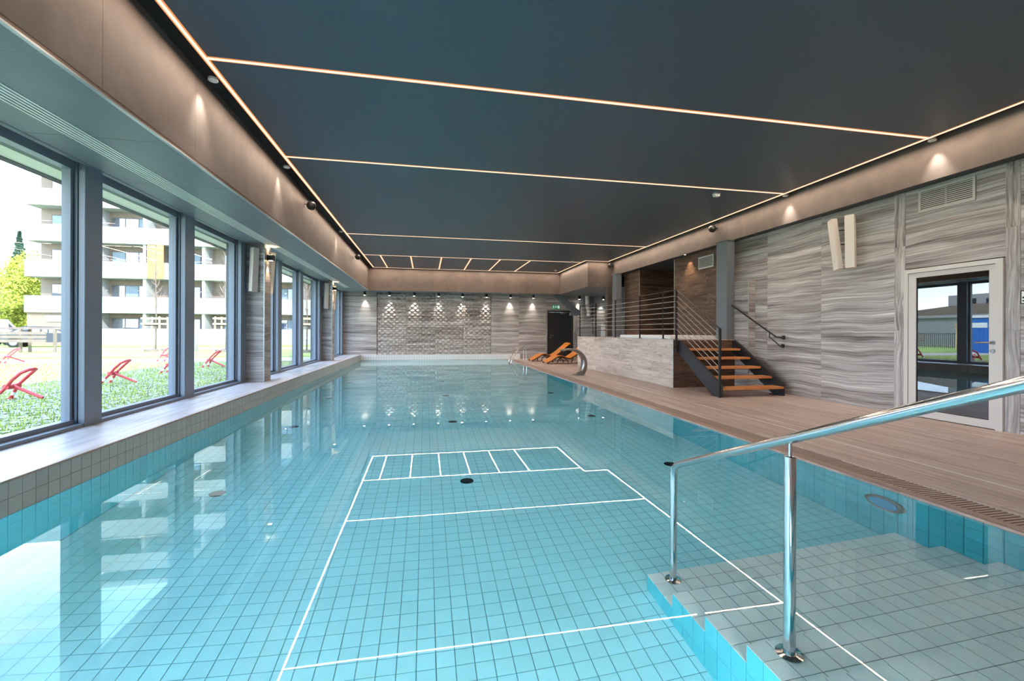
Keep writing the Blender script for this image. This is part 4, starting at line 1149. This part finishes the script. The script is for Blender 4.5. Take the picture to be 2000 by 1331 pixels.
    obj('pipe_bracket', MB().box(7.60,7.84,20.36,YFAR,2.7,2.74), M['steel_dull'], pp)
    pq = thing('pipe_run', 'slim grey vertical pipe in the nook behind the pale pipe', 'pipe', (8.05, 20.45, 2.0))
    obj('pipe', MB().tube([(8.05,20.5,3.05),(8.05,20.5,1.2)], 0.05, 12), M['steel_paint'], pq, True)
    obj('pipe_clamp', MB().box(7.99,8.11,20.5,YFAR,2.5,2.53), M['steel_dull'], pq)
    # alcove downlight
    t = thing('recessed_spotlight', 'warm recessed spotlight over the brown planks of the alcove', 'spotlight', (7.15, 11.2, ZSR))
    obj('ring', MB().lathe([(0.03,0.004),(0.05,0.004),(0.05,-0.006),(0.03,-0.004)], (7.15,11.2,ZSR), 20), M['steel'], t)
    obj('lens', MB().lathe([(0.029,-0.003),(0.02,-0.005)], (7.15,11.2,ZSR), 16), M['lamp_warm'], t)
    spot_lamp(t, (7.15,11.2,ZSR-0.02), (7.25,11.2,2.2), 26, 80, 0.8, (1.0,0.72,0.45))
build_stairs()

# ================================================================== HANDRAIL IN THE POOL, LADDER, FOUNTAIN
def build_metal():
    H = thing('pool_handrail', 'polished steel handrail going down the pool entry steps', 'handrail', (1.705, 1.8, -0.5))
    x = 1.705; zr = lambda y: 0.350 + (2.80-y)*0.428
    pts = [(x, 0.30, zr(0.30)+0.0), (x, 1.2, zr(1.2)), (x, 2.70, zr(2.70))]
    # elbow into the far post
    pts += [(x,2.752,zr(2.752)-0.003),(x,2.783,zr(2.783)-0.018),(x,2.797,zr(2.80)-0.05),(x,2.80,0.24),(x,2.80,-0.945)]
    obj('rail', MB().tube(pts, 0.0235, 20), M['steel'], H, True)
    fl = obj('post_flange', MB().lathe([(0.055,-0.955),(0.055,-0.949),(0.03,-0.944)], (x,2.80,0), 24), M['steel'], H)
    obj('post', MB().tube([(x,1.80,-0.475),(x,1.80,0.690)], 0.0265, 20), M['steel'], H, True)
    obj('post_pin', MB().tube([(x,1.80,0.688),(x,1.80,zr(1.80)-0.015)], 0.0085, 12), M['steel'], H, True)
    obj('post_cap', MB().lathe([(0.0275,0.684),(0.0275,0.692),(0.02,0.696)], (x,1.80,0), 20), M['steel'], H, True)
    obj('post_flange', MB().lathe([(0.06,-0.482),(0.06,-0.476),(0.03,-0.470)], (x,1.80,0), 24), M['steel'], H)
    obj('post', MB().tube([(x,0.30,DECK_Z-0.03),(x,0.30,zr(0.30))], 0.0265, 20), M['steel'], H, True)
    # ladder at the far end: two bent rails
    Ld = thing('pool_ladder', 'chrome pool ladder with two bent grab rails at the far pool edge', 'ladder', (3.7, 18.6, 0))
    for y in (18.05, 18.60):
        pts = [(4.18,y,DECK_Z-0.02),(4.18,y,0.40)]
        for k in range(9):
            a = k/8*PI*0.72
            pts.append((3.98+0.20*math.cos(a), y, 0.44+0.24*math.sin(a)))
        pts += [(3.62,y,0.22),(3.50,y,-0.02),(3.50,y,-0.85)]
        obj('grab_rail', MB().tube(pts, 0.021, 12), M['steel'], Ld, True)
        obj('rail_flange', MB().lathe([(0.05,DECK_Z),(0.05,DECK_Z+0.012),(0.025,DECK_Z+0.02)], (4.18,y,0), 16), M['steel'], Ld)
    for z in (-0.30,-0.57,-0.83): obj('rung', MB().box(3.45,3.55,18.05,18.60,z-0.015,z+0.015), M['steel_dull'], Ld)
    # water cannon: flat curved steel blade
    Fo = thing('water_cannon', 'curved stainless steel water cannon on the deck edge', 'water cannon', (4.42, 12.38, DECK_Z))
    prof = []
    # centre line of the swan neck in the x-z plane
    C = [(4.45,0.02),(4.56,0.13),(4.61,0.30),(4.60,0.48),(4.51,0.63),(4.37,0.73),(4.20,0.775),(4.05,0.775),(3.93,0.745)]
    def smoothc(pts, n=4):
        out = []
        for i in range(len(pts)-1):
            p0 = pts[max(i-1,0)]; p1 = pts[i]; p2 = pts[i+1]; p3 = pts[min(i+2,len(pts)-1)]
            for k in range(n):
                t = k/n
                out.append(tuple(0.5*((2*p1[j])+(-p0[j]+p2[j])*t+(2*p0[j]-5*p1[j]+4*p2[j]-p3[j])*t*t+(-p0[j]+3*p1[j]-3*p2[j]+p3[j])*t**3) for j in (0,1)))
        out.append(pts[-1]); return out
    cl = smoothc(C)
    vs = []; fs = []; N = len(cl); n = 16
    for i, (cx, cz) in enumerate(cl):
        a = cl[max(i-1,0)]; b = cl[min(i+1,N-1)]
        dx, dz = b[0]-a[0], b[1]-a[1]; l = math.hypot(dx,dz); nxv, nzv = -dz/l, dx/l
        t = i/(N-1); hw = 0.11 + 0.10*t; ht = 0.085*(1-t)**1.2 + 0.018
        for k in range(n):
            an = 2*PI*k/n; ca, sa = math.cos(an), math.sin(an)
            ex = math.copysign(abs(ca)**0.6, ca); ey = math.copysign(abs(sa)**0.6, sa)
            vs.append((cx+nxv*ht*ey, 12.38+hw*ex, cz+nzv*ht*ey))
    for i in range(N-1):
        for k in range(n):
            l = (k+1) % n; fs.append((i*n+k,i*n+l,(i+1)*n+l,(i+1)*n+k))
    fs.append(tuple(range(n))); fs.append(tuple((N-1)*n+k for k in range(n)))
    obj('spout', MB().add(vs, fs), M['steel_dull'], Fo, True)
    obj('base_plate', MB().chamfer_box(4.30,4.60,12.22,12.54,DECK_Z,DECK_Z+0.015,0.004), M['steel_dull'], Fo)
build_metal()

# ================================================================== LOUNGERS
def build_loungers():
    def prof(t):
        # long profile: foot end low, hump under the knees, dip for the seat, raised back
        P = [(0.0,0.075),(0.14,0.14),(0.31,0.245),(0.48,0.325),(0.64,0.325),(0.80,0.265),(0.95,0.245),(1.10,0.31),(1.28,0.43),(1.46,0.57),(1.62,0.70),(1.74,0.77)]
        f = t*(len(P)-1); i = min(int(f), len(P)-2); u = f-i
        p0, p1, p2, p3 = P[max(i-1,0)], P[i], P[i+1], P[min(i+2,len(P)-1)]
        return tuple(0.5*((2*p1[j])+(-p0[j]+p2[j])*u+(2*p0[j]-5*p1[j]+4*p2[j]-p3[j])*u*u+(-p0[j]+3*p1[j]-3*p2[j]+p3[j])*u**3) for j in (0,1))
    L = thing('sun_lounger', 'orange slatted wooden wave lounger nearer the steel water cannon', 'sun lounger', (0,0,0), group='wooden wave loungers by the far door')
    hw = 0.33
    N = 30
    for k in range(N):
        a = prof((k+0.06)/N); b = prof((k+0.94)/N)
        m = MB().beam((a[0],0,a[1]),(b[0],0,b[1]), 2*hw, 0.018, (0,0,1))
        obj('slat', m, M['lounger'], L, world=False)
    pts = [prof(k/40) for k in range(41)]
    for y in (-hw+0.04, hw-0.04):
        m = MB()
        for a, b in zip(pts[:-1], pts[1:]): m.beam((a[0],y,a[1]-0.032),(b[0],y,b[1]-0.032),0.03,0.046)
        obj('side_rail', m, M['lounger_dark'], L, world=False)
        # arched legs
        arc = [(0.28,0.03),(0.30,0.14),(0.37,0.22),(0.46,0.25),(0.58,0.235),(0.68,0.18),(0.74,0.10),(0.76,0.03)]
        m = MB()
        for a, b in zip(arc[:-1], arc[1:]): m.beam((a[0]-0.26,y,a[1]-0.03),(b[0]-0.0,y,b[1]-0.03),0.034,0.04)
        m = MB().tube([(0.03,y,0.0),(0.03,y,0.07)],0.02,8)
        obj('leg', m, M['lounger_dark'], L, world=False)
        m = MB().tube([(0.42,y,0.012),(0.44,y,0.12),(0.52,y,0.22),(0.64,y,0.255),(0.78,y,0.20),(0.88,y,0.11),(0.90,y,0.012)],0.02,8)
        obj('leg', m, M['lounger_dark'], L, world=False, smooth=True)
        m = MB().tube([(1.25,y,0.012),(1.30,y,0.16),(1.40,y,0.36),(1.50,y,0.55)],0.02,8)
        obj('leg', m, M['lounger_dark'], L, world=False, smooth=True)
    a = prof(0.90); b = prof(0.985)
    obj('head_cushion', MB().beam((a[0],0,a[1]+0.03),(b[0],0,b[1]+0.03),0.5,0.035), M['lounger'], L, world=False)
    c = copy_tree(L)
    L.location = (4.70, 17.05, DECK_Z); L.rotation_euler.z = math.radians(3)
    c.location = (4.47, 18.60, DECK_Z); c.rotation_euler.z = math.radians(3)
    c['label'] = 'orange slatted wooden wave lounger nearer the dark far door'
build_loungers()

# ================================================================== OUTSIDE
GZ = 0.12
def build_ground():
    G = thing('ground_outside', 'turf paved yard and lawn outside the windows', 'ground', (-15, 20, GZ), kind='structure')
    obj('soil', MB().box(-75, -4.0, -40, 80, -0.6, GZ-0.02), M['grass_dry'], G)
    obj('lawn', MB().box(-75, -4.0, 22.0, 80, GZ-0.02, GZ+0.02), M['grass'], G)
    obj('gravel_path', MB().box(-75, -4.0, 18.6, 21.0, GZ-0.02, GZ+0.012), M['gravel'], G)
    obj('path', MB().box(-75, -4.0, 30.5, 33.0, GZ, GZ+0.03), M['gravel'], G)
    obj('lawn_behind', MB().box(-4.0, 14, 21.1, 80, -0.6, GZ), M['grass'], G)
    # turf pavers: open concrete stones, the large near ones singly
    pm = MB()
    pm.box(-0.20,0.20,-0.19,-0.145,0,0.03); pm.box(-0.20,0.20,0.145,0.19,0,0.03); pm.box(-0.20,-0.155,-0.145,0.145,0,0.03); pm.box(0.155,0.20,-0.145,0.145,0,0.03); pm.box(-0.0225,0.0225,-0.145,0.145,0,0.03); pm.box(-0.155,-0.0225,-0.02,0.02,0,0.03); pm.box(0.0225,0.155,-0.02,0.02,0,0.03)
    me = pm.mesh('paver'); me.materials.append(M['paver'])
    spots = []
    for i in range(26):
        for j in range(36):
            x = -4.45 - i*0.42; y = 4.0 + j*0.40
            if y > 18.3: continue
            spots.append((x + (0.21 if j % 2 else 0), y))
    def rk(s):
        u, d = px_u(*s); return d if 0 < u < 560 else 1e6+d
    spots.sort(key=rk)
    for x, y in spots[:300]: inst('turf_paver', me, (x, y, GZ-0.018), G)
    r = MB()
    for x, y in spots[300:]: r.add([(p[0]+x, p[1]+y, p[2]+GZ-0.018) for p in pm.v], pm.f)
    o = obj('turf_paver_field', r, M['paver'], G); o['kind'] = 'stuff'
    # grass blades in the cells
    rnd = random.Random(4); b = MB()
    for k in range(60000):
        x = -4.3 - 11*rnd.random()**1.2; y = 4.2 + 13.8*rnd.random()
        h = 0.03 + 0.06*rnd.random(); a = rnd.random()*PI; dx, dy = 0.016*math.cos(a), 0.016*math.sin(a)
        lx, ly = (rnd.random()-0.5)*0.05, (rnd.random()-0.5)*0.05
        b.add([(x-dx,y-dy,GZ-0.02),(x+dx,y+dy,GZ-0.02),(x+lx,y+ly,GZ-0.02+h)], [(0,1,2)])
    me = bpy.data.meshes.new('grass'); me.from_pydata(b.v, [], b.f); me.update(); me.materials.append(M['grass'])
    o = link(bpy.data.objects.new('grass_blades', me)); tag(o, 'short grass growing between the turf pavers outside the windows', 'grass', kind='stuff')
build_ground()

def build_apartments():
    Yb, Yf = 41.8, 40.3
    XL, XR = -30.18, 3.0
    A = thing('apartment_building', 'white apartment block with long balconies across the lawn', 'building', ((XL+XR)/2, Yb, GZ))
    fl = 2.77
    nf = 6
    obj('wall', MB().box(-25.56, XR, Yb, Yb+11, GZ, 18.6), M['render_cream'], A)
    obj('wall', MB().box(XL, -25.56, Yb, Yb+11, GZ, 13.8), M['render_cream'], A)
    obj('ground_wall', MB().box(XL, -25.7, Yf+0.25, Yb, GZ, 2.68), M['render_pink'], A)
    lv = obj('louvre_panel', MB().box(-28.9,-27.2,Yf+0.2,Yf+0.25,1.95,2.45), M['render_white'], A)
    for k in range(5): obj('louvre', MB().box(-28.85,-27.25,Yf+0.17,Yf+0.2,1.98+k*0.09,2.04+k*0.09), M['grille'], lv)
    # balconies: one white parapet and slab for each floor
    parts = [-30.18, -25.56, -22.19, -17.94, -14.3, -10.4, -6.6, -2.7, 1.2, 3.0]
    for f in range(nf):
        zb = 2.68 + (f)*fl
        xl = XL if f < 5 else -25.67
        b = MB(); b.box(xl, XR, Yf, Yf+0.14, zb, zb+1.30)
        b.box(xl, xl+0.14, Yf+0.14, Yb, zb, zb+1.30)
        bo = obj('balcony_parapet', b, M['render_white'], A)
        obj('balcony_slab', MB().box(xl+0.14, XR, Yf+0.14, Yb, zb, zb+0.16), M['render_white'], bo)
    gp = MB(); gp.box(-25.7, XR, Yf, Yf+0.14, GZ, 1.45)
    obj('garden_parapet', gp, M['render_white'], A)
    for f in range(nf+1):
        if f == 6: continue
        z0 = (2.68+(f-1)*fl+0.16) if f else GZ
        z1 = 2.68+f*fl
        for px in parts[1:-1]:
            if f == 0 and px < -26: continue
            obj('partition', MB().box(px-0.11, px+0.11, Yf+0.14, Yb, z0, z1), M['render_white'], A)
        # windows in each bay
        for q, (a, c) in enumerate(zip(parts[:-1], parts[1:])):
            if q == 0 and f in (0, 5, 6): continue
            if c - a < 2: continue
            if q == 0: wl = [(-29.42, -27.2)]
            elif q == 1: wl = [(a+0.30, c-0.10)]
            else: wl = [(a+1.02, c-0.75)]
            for (x0, x1) in wl:
                zs, zt = z0+0.35, z0+2.2
                if q == 0: zs = z0+0.9
                w = obj('window', MB().box(x0,x1,Yb-0.06,Yb,zs,zt), M['win_frame_out'], A)
                n = 2 if q == 0 else 3
                edges = [x0+0.07+(x1-x0-0.07)*k/n for k in range(n+1)]
                for k in range(n):
                    obj('pane', MB().box(edges[k],edges[k+1]-0.07,Yb-0.075,Yb-0.06,zs+0.07,zt-0.07), M['win_out'] if (k+f+q) % 3 else M['curtain'], w)
    obj('orange_panel', MB().box(-21.9,-20.74,Yf-0.06,Yf,5.49,8.18), M['orange_panel'], A)
    obj('roof', MB().box(-25.8, XR, Yf-0.1, Yb+11, 18.6, 19.0), M['render_white'], A)
    # low building and cabin beyond the left edge (seen mirrored in the glazed door)
    B = thing('low_building', 'low grey building with a white upper storey mirrored in the glazed door', 'building', (-40, 32, GZ))
    obj('wall', MB().box(-46,-36,22,41,GZ,3.1), M['plaster'], B)
    obj('roof', MB().prism([(22,3.1),(41,3.1),(41,3.3),(33,4.1),(22,4.1)],'X',-46.2,-35.8), M['timber_grey'], B)
    up = obj('upper_storey', MB().box(-44,-37,22,35,3.3,5.1), M['render_white'], B)
    for k in range(6): obj('window', MB().box(-37.0,-36.93,23.2+k*1.9,24.3+k*1.9,3.9,4.7), M['win_out'], up)
    obj('fascia_strip', MB().box(-35.8,-35.7,22,41,2.85,3.12), M['render_white'], B)
    C = thing('site_cabin', 'blue site cabin with a white notice mirrored in the glazed door', 'cabin', (-19.5, 21.0, GZ))
    obj('body', MB().box(-21.5,-18.2,20.0,21.15,GZ,2.25), M['blue_cabin'], C)
    obj('roof', MB().box(-21.6,-18.1,19.95,21.2,2.25,2.40), M['white'], C)
    obj('notice', MB().box(-18.2,-18.17,20.25,21.0,1.65,1.95), M['paper'], C)
    for k in range(6): obj('rib', MB().box(-18.2,-18.18,20.05+k*0.19,20.10+k*0.19,GZ+0.1,1.55), M['blue_cabin'], C)
    Fc = thing('fence_panel', 'grey upright bar fence mirrored in the glazed door', 'fence', (-26, 26, GZ))
    for k in range(46): obj('bar', MB().box(-26.02,-25.98,23.6+k*0.14,23.63+k*0.14,GZ,1.35), M['win_frame_out'], Fc)
    obj('rail', MB().box(-26.03,-25.97,23.6,30.1,1.25,1.30), M['win_frame_out'], Fc); obj('rail', MB().box(-26.03,-25.97,23.6,30.1,0.25,0.30), M['win_frame_out'], Fc)
build_apartments()

def build_barriers():
    Bp = thing('parking_barrier', 'folding red parking barrier', 'parking barrier', (0,0,0), group='red folding parking barriers on the turf')
    r = 0.026
    obj('hoop', MB().tube([(-0.07,-0.10,0.23),(0.02,-0.12,0.34),(0.13,-0.115,0.45),(0.21,-0.07,0.50),(0.235,0,0.51),(0.21,0.07,0.50),(0.13,0.115,0.45),(0.02,0.12,0.34),(-0.07,0.10,0.23)], r, 10), M['barrier_red'], Bp, True, False)
    obj('hub', MB().tube([(-0.07,-0.12,0.225),(-0.07,0.12,0.225)], 0.045, 12), M['barrier_red'], Bp, True, False)
    obj('strut', MB().tube([(-0.07,0,0.235),(0.36,0,0.025)], r, 10), M['barrier_red'], Bp, True, False)
    for y in (-0.13, 0.13):
        lg = obj('leg', MB().tube([(-0.07,y*0.8,0.225),(-0.21,y*1.25,0.02)], r, 10), M['barrier_red'], Bp, True, False)
        obj('reflective_band', MB().tube([(-0.14,y*1.02,0.122),(-0.175,y*1.14,0.072)], r+0.003, 10), M['band_white'], lg, True, False)
        obj('foot_plate', MB().box(-0.25,-0.17,y*1.25-0.035,y*1.25+0.035,0,0.014), M['barrier_red'], Bp, False, False)
    labs = [((-6.62,8.72),'red folding parking barrier on the turf, nearest the camera beyond the first pane'),
            ((-6.58,11.05),'red folding parking barrier on the turf, the large one in the second pane'),
            ((-6.78,13.6),'red folding parking barrier on the turf, half hidden by a window mullion'),
            ((-6.66,15.6),'red folding parking barrier on the turf, alone in the third pane'),
            ((-9.7,19.0),'small red folding parking barrier beside the gravel path, in the second pane'),
            ((-14.4,18.7),'small red folding parking barrier beside the gravel path, before the grey timber bench'),
            ((-6.7,18.2),'red folding parking barrier at the far end of the turf, beyond the window pier')]
    for i, (p, l) in enumerate(labs):
        o = Bp if i == 0 else copy_tree(Bp)
        o.location = (p[0], p[1], GZ+0.012); o['label'] = l
        o.rotation_euler.z = math.radians([0,2,0,-2,70,60,0][i])
        s = [1.0,1.0,1.0,1.0,1.1,1.3,1.0][i]
build_barriers()

def stake_tree(x, y, h, seed, label):
    rnd = random.Random(seed)
    t = thing('young_tree', label, 'tree', (x, y, GZ), group='young staked trees on the lawn')
    tr = obj('trunk', MB().tube([(x,y,GZ),(x+0.03,y,GZ+h*0.35),(x-0.02,y+0.02,GZ+h*0.7),(x+0.02,y,GZ+h)], [0.045,0.035,0.022,0.006], 7), M['bark'], t)
    br = MB()
    for k in range(60):
        z = GZ+h*(0.38+0.58*rnd.random()); a = rnd.random()*2*PI; l = 0.3+0.9*(1-(z-GZ)/h)*1.3*rnd.random()
        p0 = Vector((x,y,z)); p1 = p0+Vector((math.cos(a)*l*0.5, math.sin(a)*l*0.5, l*0.75)); 
        br.tube([p0, (p0+p1)/2+Vector((math.cos(a)*0.05,math.sin(a)*0.05,-0.03)), p1], [0.012,0.008,0.003], 4)
        for q in range(2):
            b2 = rnd.random()*2*PI; m = p0.lerp(p1, 0.4+0.4*rnd.random())
            br.tube([m, m+Vector((math.cos(b2)*0.15, math.sin(b2)*0.15, 0.22))], [0.006,0.002], 3)
    obj('branches', br, M['leaf_brown'], t)
    for dx, dy in ((-0.42,-0.42),(0.42,-0.42),(0.42,0.42),(-0.42,0.42)):
        obj('stake', MB().tube([(x+dx,y+dy,GZ),(x+dx*0.9,y+dy*0.9,GZ+1.95)], 0.045, 8), M['stake'], t)
    for (a, b) in (((-1,-1),(1,-1)),((1,-1),(1,1)),((1,1),(-1,1)),((-1,1),(-1,-1))):
        for z in (1.55, 1.85): obj('stake_rail', MB().beam((x+a[0]*0.46,y+a[1]*0.46,GZ+z),(x+b[0]*0.46,y+b[1]*0.46,GZ+z),0.04,0.09), M['stake'], t)
    obj('tie', MB().beam((x-0.4,y-0.35,GZ+1.48),(x+0.4,y-0.35,GZ+1.45),0.02,0.05), M['black_matt'], t)
    obj('root_ring', MB().lathe([(0.5,0.0),(0.5,0.14),(0.40,0.16),(0.38,0.02)], (x,y,GZ), 16), M['timber_grey'], t)
stake_tree(-14.75, 27.9, 6.2, 1, 'bare young tree held by pine stakes in the second pane')
stake_tree(-10.8, 26.9, 5.6, 2, 'bare young tree held by pine stakes in the third pane')
stake_tree(-6.3, 25.5, 5.4, 3, 'bare young tree held by pine stakes beyond the nearer window pier')
stake_tree(-24.6, 25.4, 5.0, 5, 'bare young tree held by pine stakes mirrored in the glazed door')

def leafy(name, x, y, h, w, mat, label, n, seed, cone=False, trunk=0.12):
    rnd = random.Random(seed)
    t = thing(name, label, 'tree', (x, y, GZ), group='trees beside the apartment block')
    obj('trunk', MB().tube([(x,y,GZ),(x+0.1,y,GZ+h*0.5),(x,y,GZ+h*0.93)], [trunk, trunk*0.6, 0.02], 7), M['bark'], t)
    b = MB()
    blobs = [(rnd.gauss(0,w*0.28), rnd.gauss(0,w*0.28), h*(0.35+0.6*rnd.random()), w*(0.16+0.16*rnd.random())) for _ in range(22)]
    for k in range(n):
        if cone:
            tt = rnd.random()**0.8; z = h*(0.08+0.9*tt); lay = (z*2.2) % 1.0
            rr = w*0.5*(1-tt)*(0.45+0.55*lay)*(0.6+0.4*rnd.random()); a = rnd.random()*2*PI
            p = Vector((x+rr*math.cos(a), y+rr*math.sin(a), GZ+z - 0.12*rr))
        else:
            bx, by, bz, br = blobs[k % len(blobs)]
            d = Vector((rnd.gauss(0,1),rnd.gauss(0,1),rnd.gauss(0,1))).normalized()*br*rnd.random()**0.4
            p = Vector((x+bx+d.x, y+by+d.y, GZ+bz+d.z))
        s = 0.09+0.10*rnd.random()
        e1 = Vector((rnd.gauss(0,1),rnd.gauss(0,1),rnd.gauss(0,1))).normalized()*s
        e2 = Vector((rnd.gauss(0,1),rnd.gauss(0,1),rnd.gauss(0,1))).normalized()*s
        b.add([p-e1, p+e1, p+e2], [(0,1,2)])
    me = bpy.data.meshes.new('crown'); me.from_pydata(b.v, [], b.f); me.update(); me.materials.append(mat)
    link(bpy.data.objects.new('crown', me), t)
leafy('fir_tree', -38.2, 50.5, 10.8, 4.2, M['leaf_dark'], 'dark green fir tree beside the apartment block', 9000, 1, True, 0.2)
leafy('broadleaf_tree', -33.8, 45.5, 7.6, 4.0, M['leaf_yellow'], 'yellow green tree against the end of the apartment block', 7000, 2)
leafy('broadleaf_tree', -40.0, 59, 9.5, 5.0, M['leaf_yellow'], 'tall yellow green tree behind the fir tree', 7000, 3)
leafy('broadleaf_tree', -50.5, 65.5, 6.5, 5.0, M['leaf_brown'], 'brown leafless bushy tree at the edge of the first pane', 6000, 4)
leafy('broadleaf_tree', -36.3, 47.4, 3.4, 1.8, M['leaf_yellow'], 'low yellow green tree in front of the fir tree', 5000, 6)

def car(x, y, rz, mat, label, van=False):
    t = thing('parked_van' if van else 'parked_car', label, 'van' if van else 'car', (x, y, GZ), math.radians(rz))
    if van: P = [(-2.4,0.35),(2.3,0.35),(2.45,0.9),(1.9,1.15),(1.3,2.0),(-2.4,2.05)]
    else: P = [(-2.1,0.35),(2.1,0.35),(2.2,0.7),(1.2,0.92),(0.55,1.42),(-0.9,1.45),(-1.7,1.0),(-2.15,0.9)]
    obj('body', MB().prism(P,'Y',-0.85,0.85), mat, t, world=False)
    Wp = [(1.05,0.98),(0.5,1.36),(-0.85,1.38),(-1.45,1.02)] if not van else [(1.75,1.2),(1.25,1.85),(0.3,1.85),(0.3,1.2)]
    for s in (-0.86, 0.852): obj('side_window', MB().prism(Wp,'Y',s,s+0.008), M['win_out'], t, world=False)
    for wx in (-1.35, 1.35):
        for s in (-0.88, 0.68):
            wh = obj('wheel', MB().lathe([(0.32,s),(0.34,s+0.05),(0.34,s+0.15),(0.32,s+0.2)], (wx,0,0.34), 18, 'Y'), M['tyre'], t, True, False)
            obj('hub_cap', MB().lathe([(0.2,s-0.01 if s < 0 else s+0.2),(0.19,s+0.0 if s < 0 else s+0.21)], (wx,0,0.34), 14, 'Y'), M['steel_dull'], wh, False, False)
car(-26.0, 36.5, 20, M['car_dark'], 'dark parked car beyond the grey timber bench')
car(-32.9, 40.0, 60, M['car_white'], 'white parked van at the edge of the first pane', True)
tb = thing('timber_bench', 'grey timber table bench on the gravel before the parked car', 'bench', (-20.4, 27.2, GZ))
for k in range(3): obj('plank', MB().box(-22.3,-18.6,27.0+k*0.22,27.19+k*0.22,GZ+1.22,GZ+1.32), M['timber_grey'], tb)
for k in range(3): obj('plank', MB().box(-22.3,-19.0,26.6,26.66,GZ+0.55+k*0.2,GZ+0.70+k*0.2), M['timber_grey'], tb)
for x in (-22.1,-20.4,-18.9):
    for y in (27.05,27.6): obj('leg', MB().box(x-0.05,x+0.05,y-0.05,y+0.05,GZ,GZ+1.22), M['timber_grey'], tb)
b = thing('bollard', 'slim grey bollard standing on the lawn in the third pane', 'bollard', (-12.4, 27.0, GZ))
obj('post', MB().lathe([(0.08,0),(0.08,0.9),(0.06,0.98)], (-12.9,28.3,GZ), 14), M['steel_dull'], b, True)
obj('base', MB().lathe([(0.13,0),(0.13,0.03)], (-12.9,28.3,GZ), 14), M['steel_dull'], b)
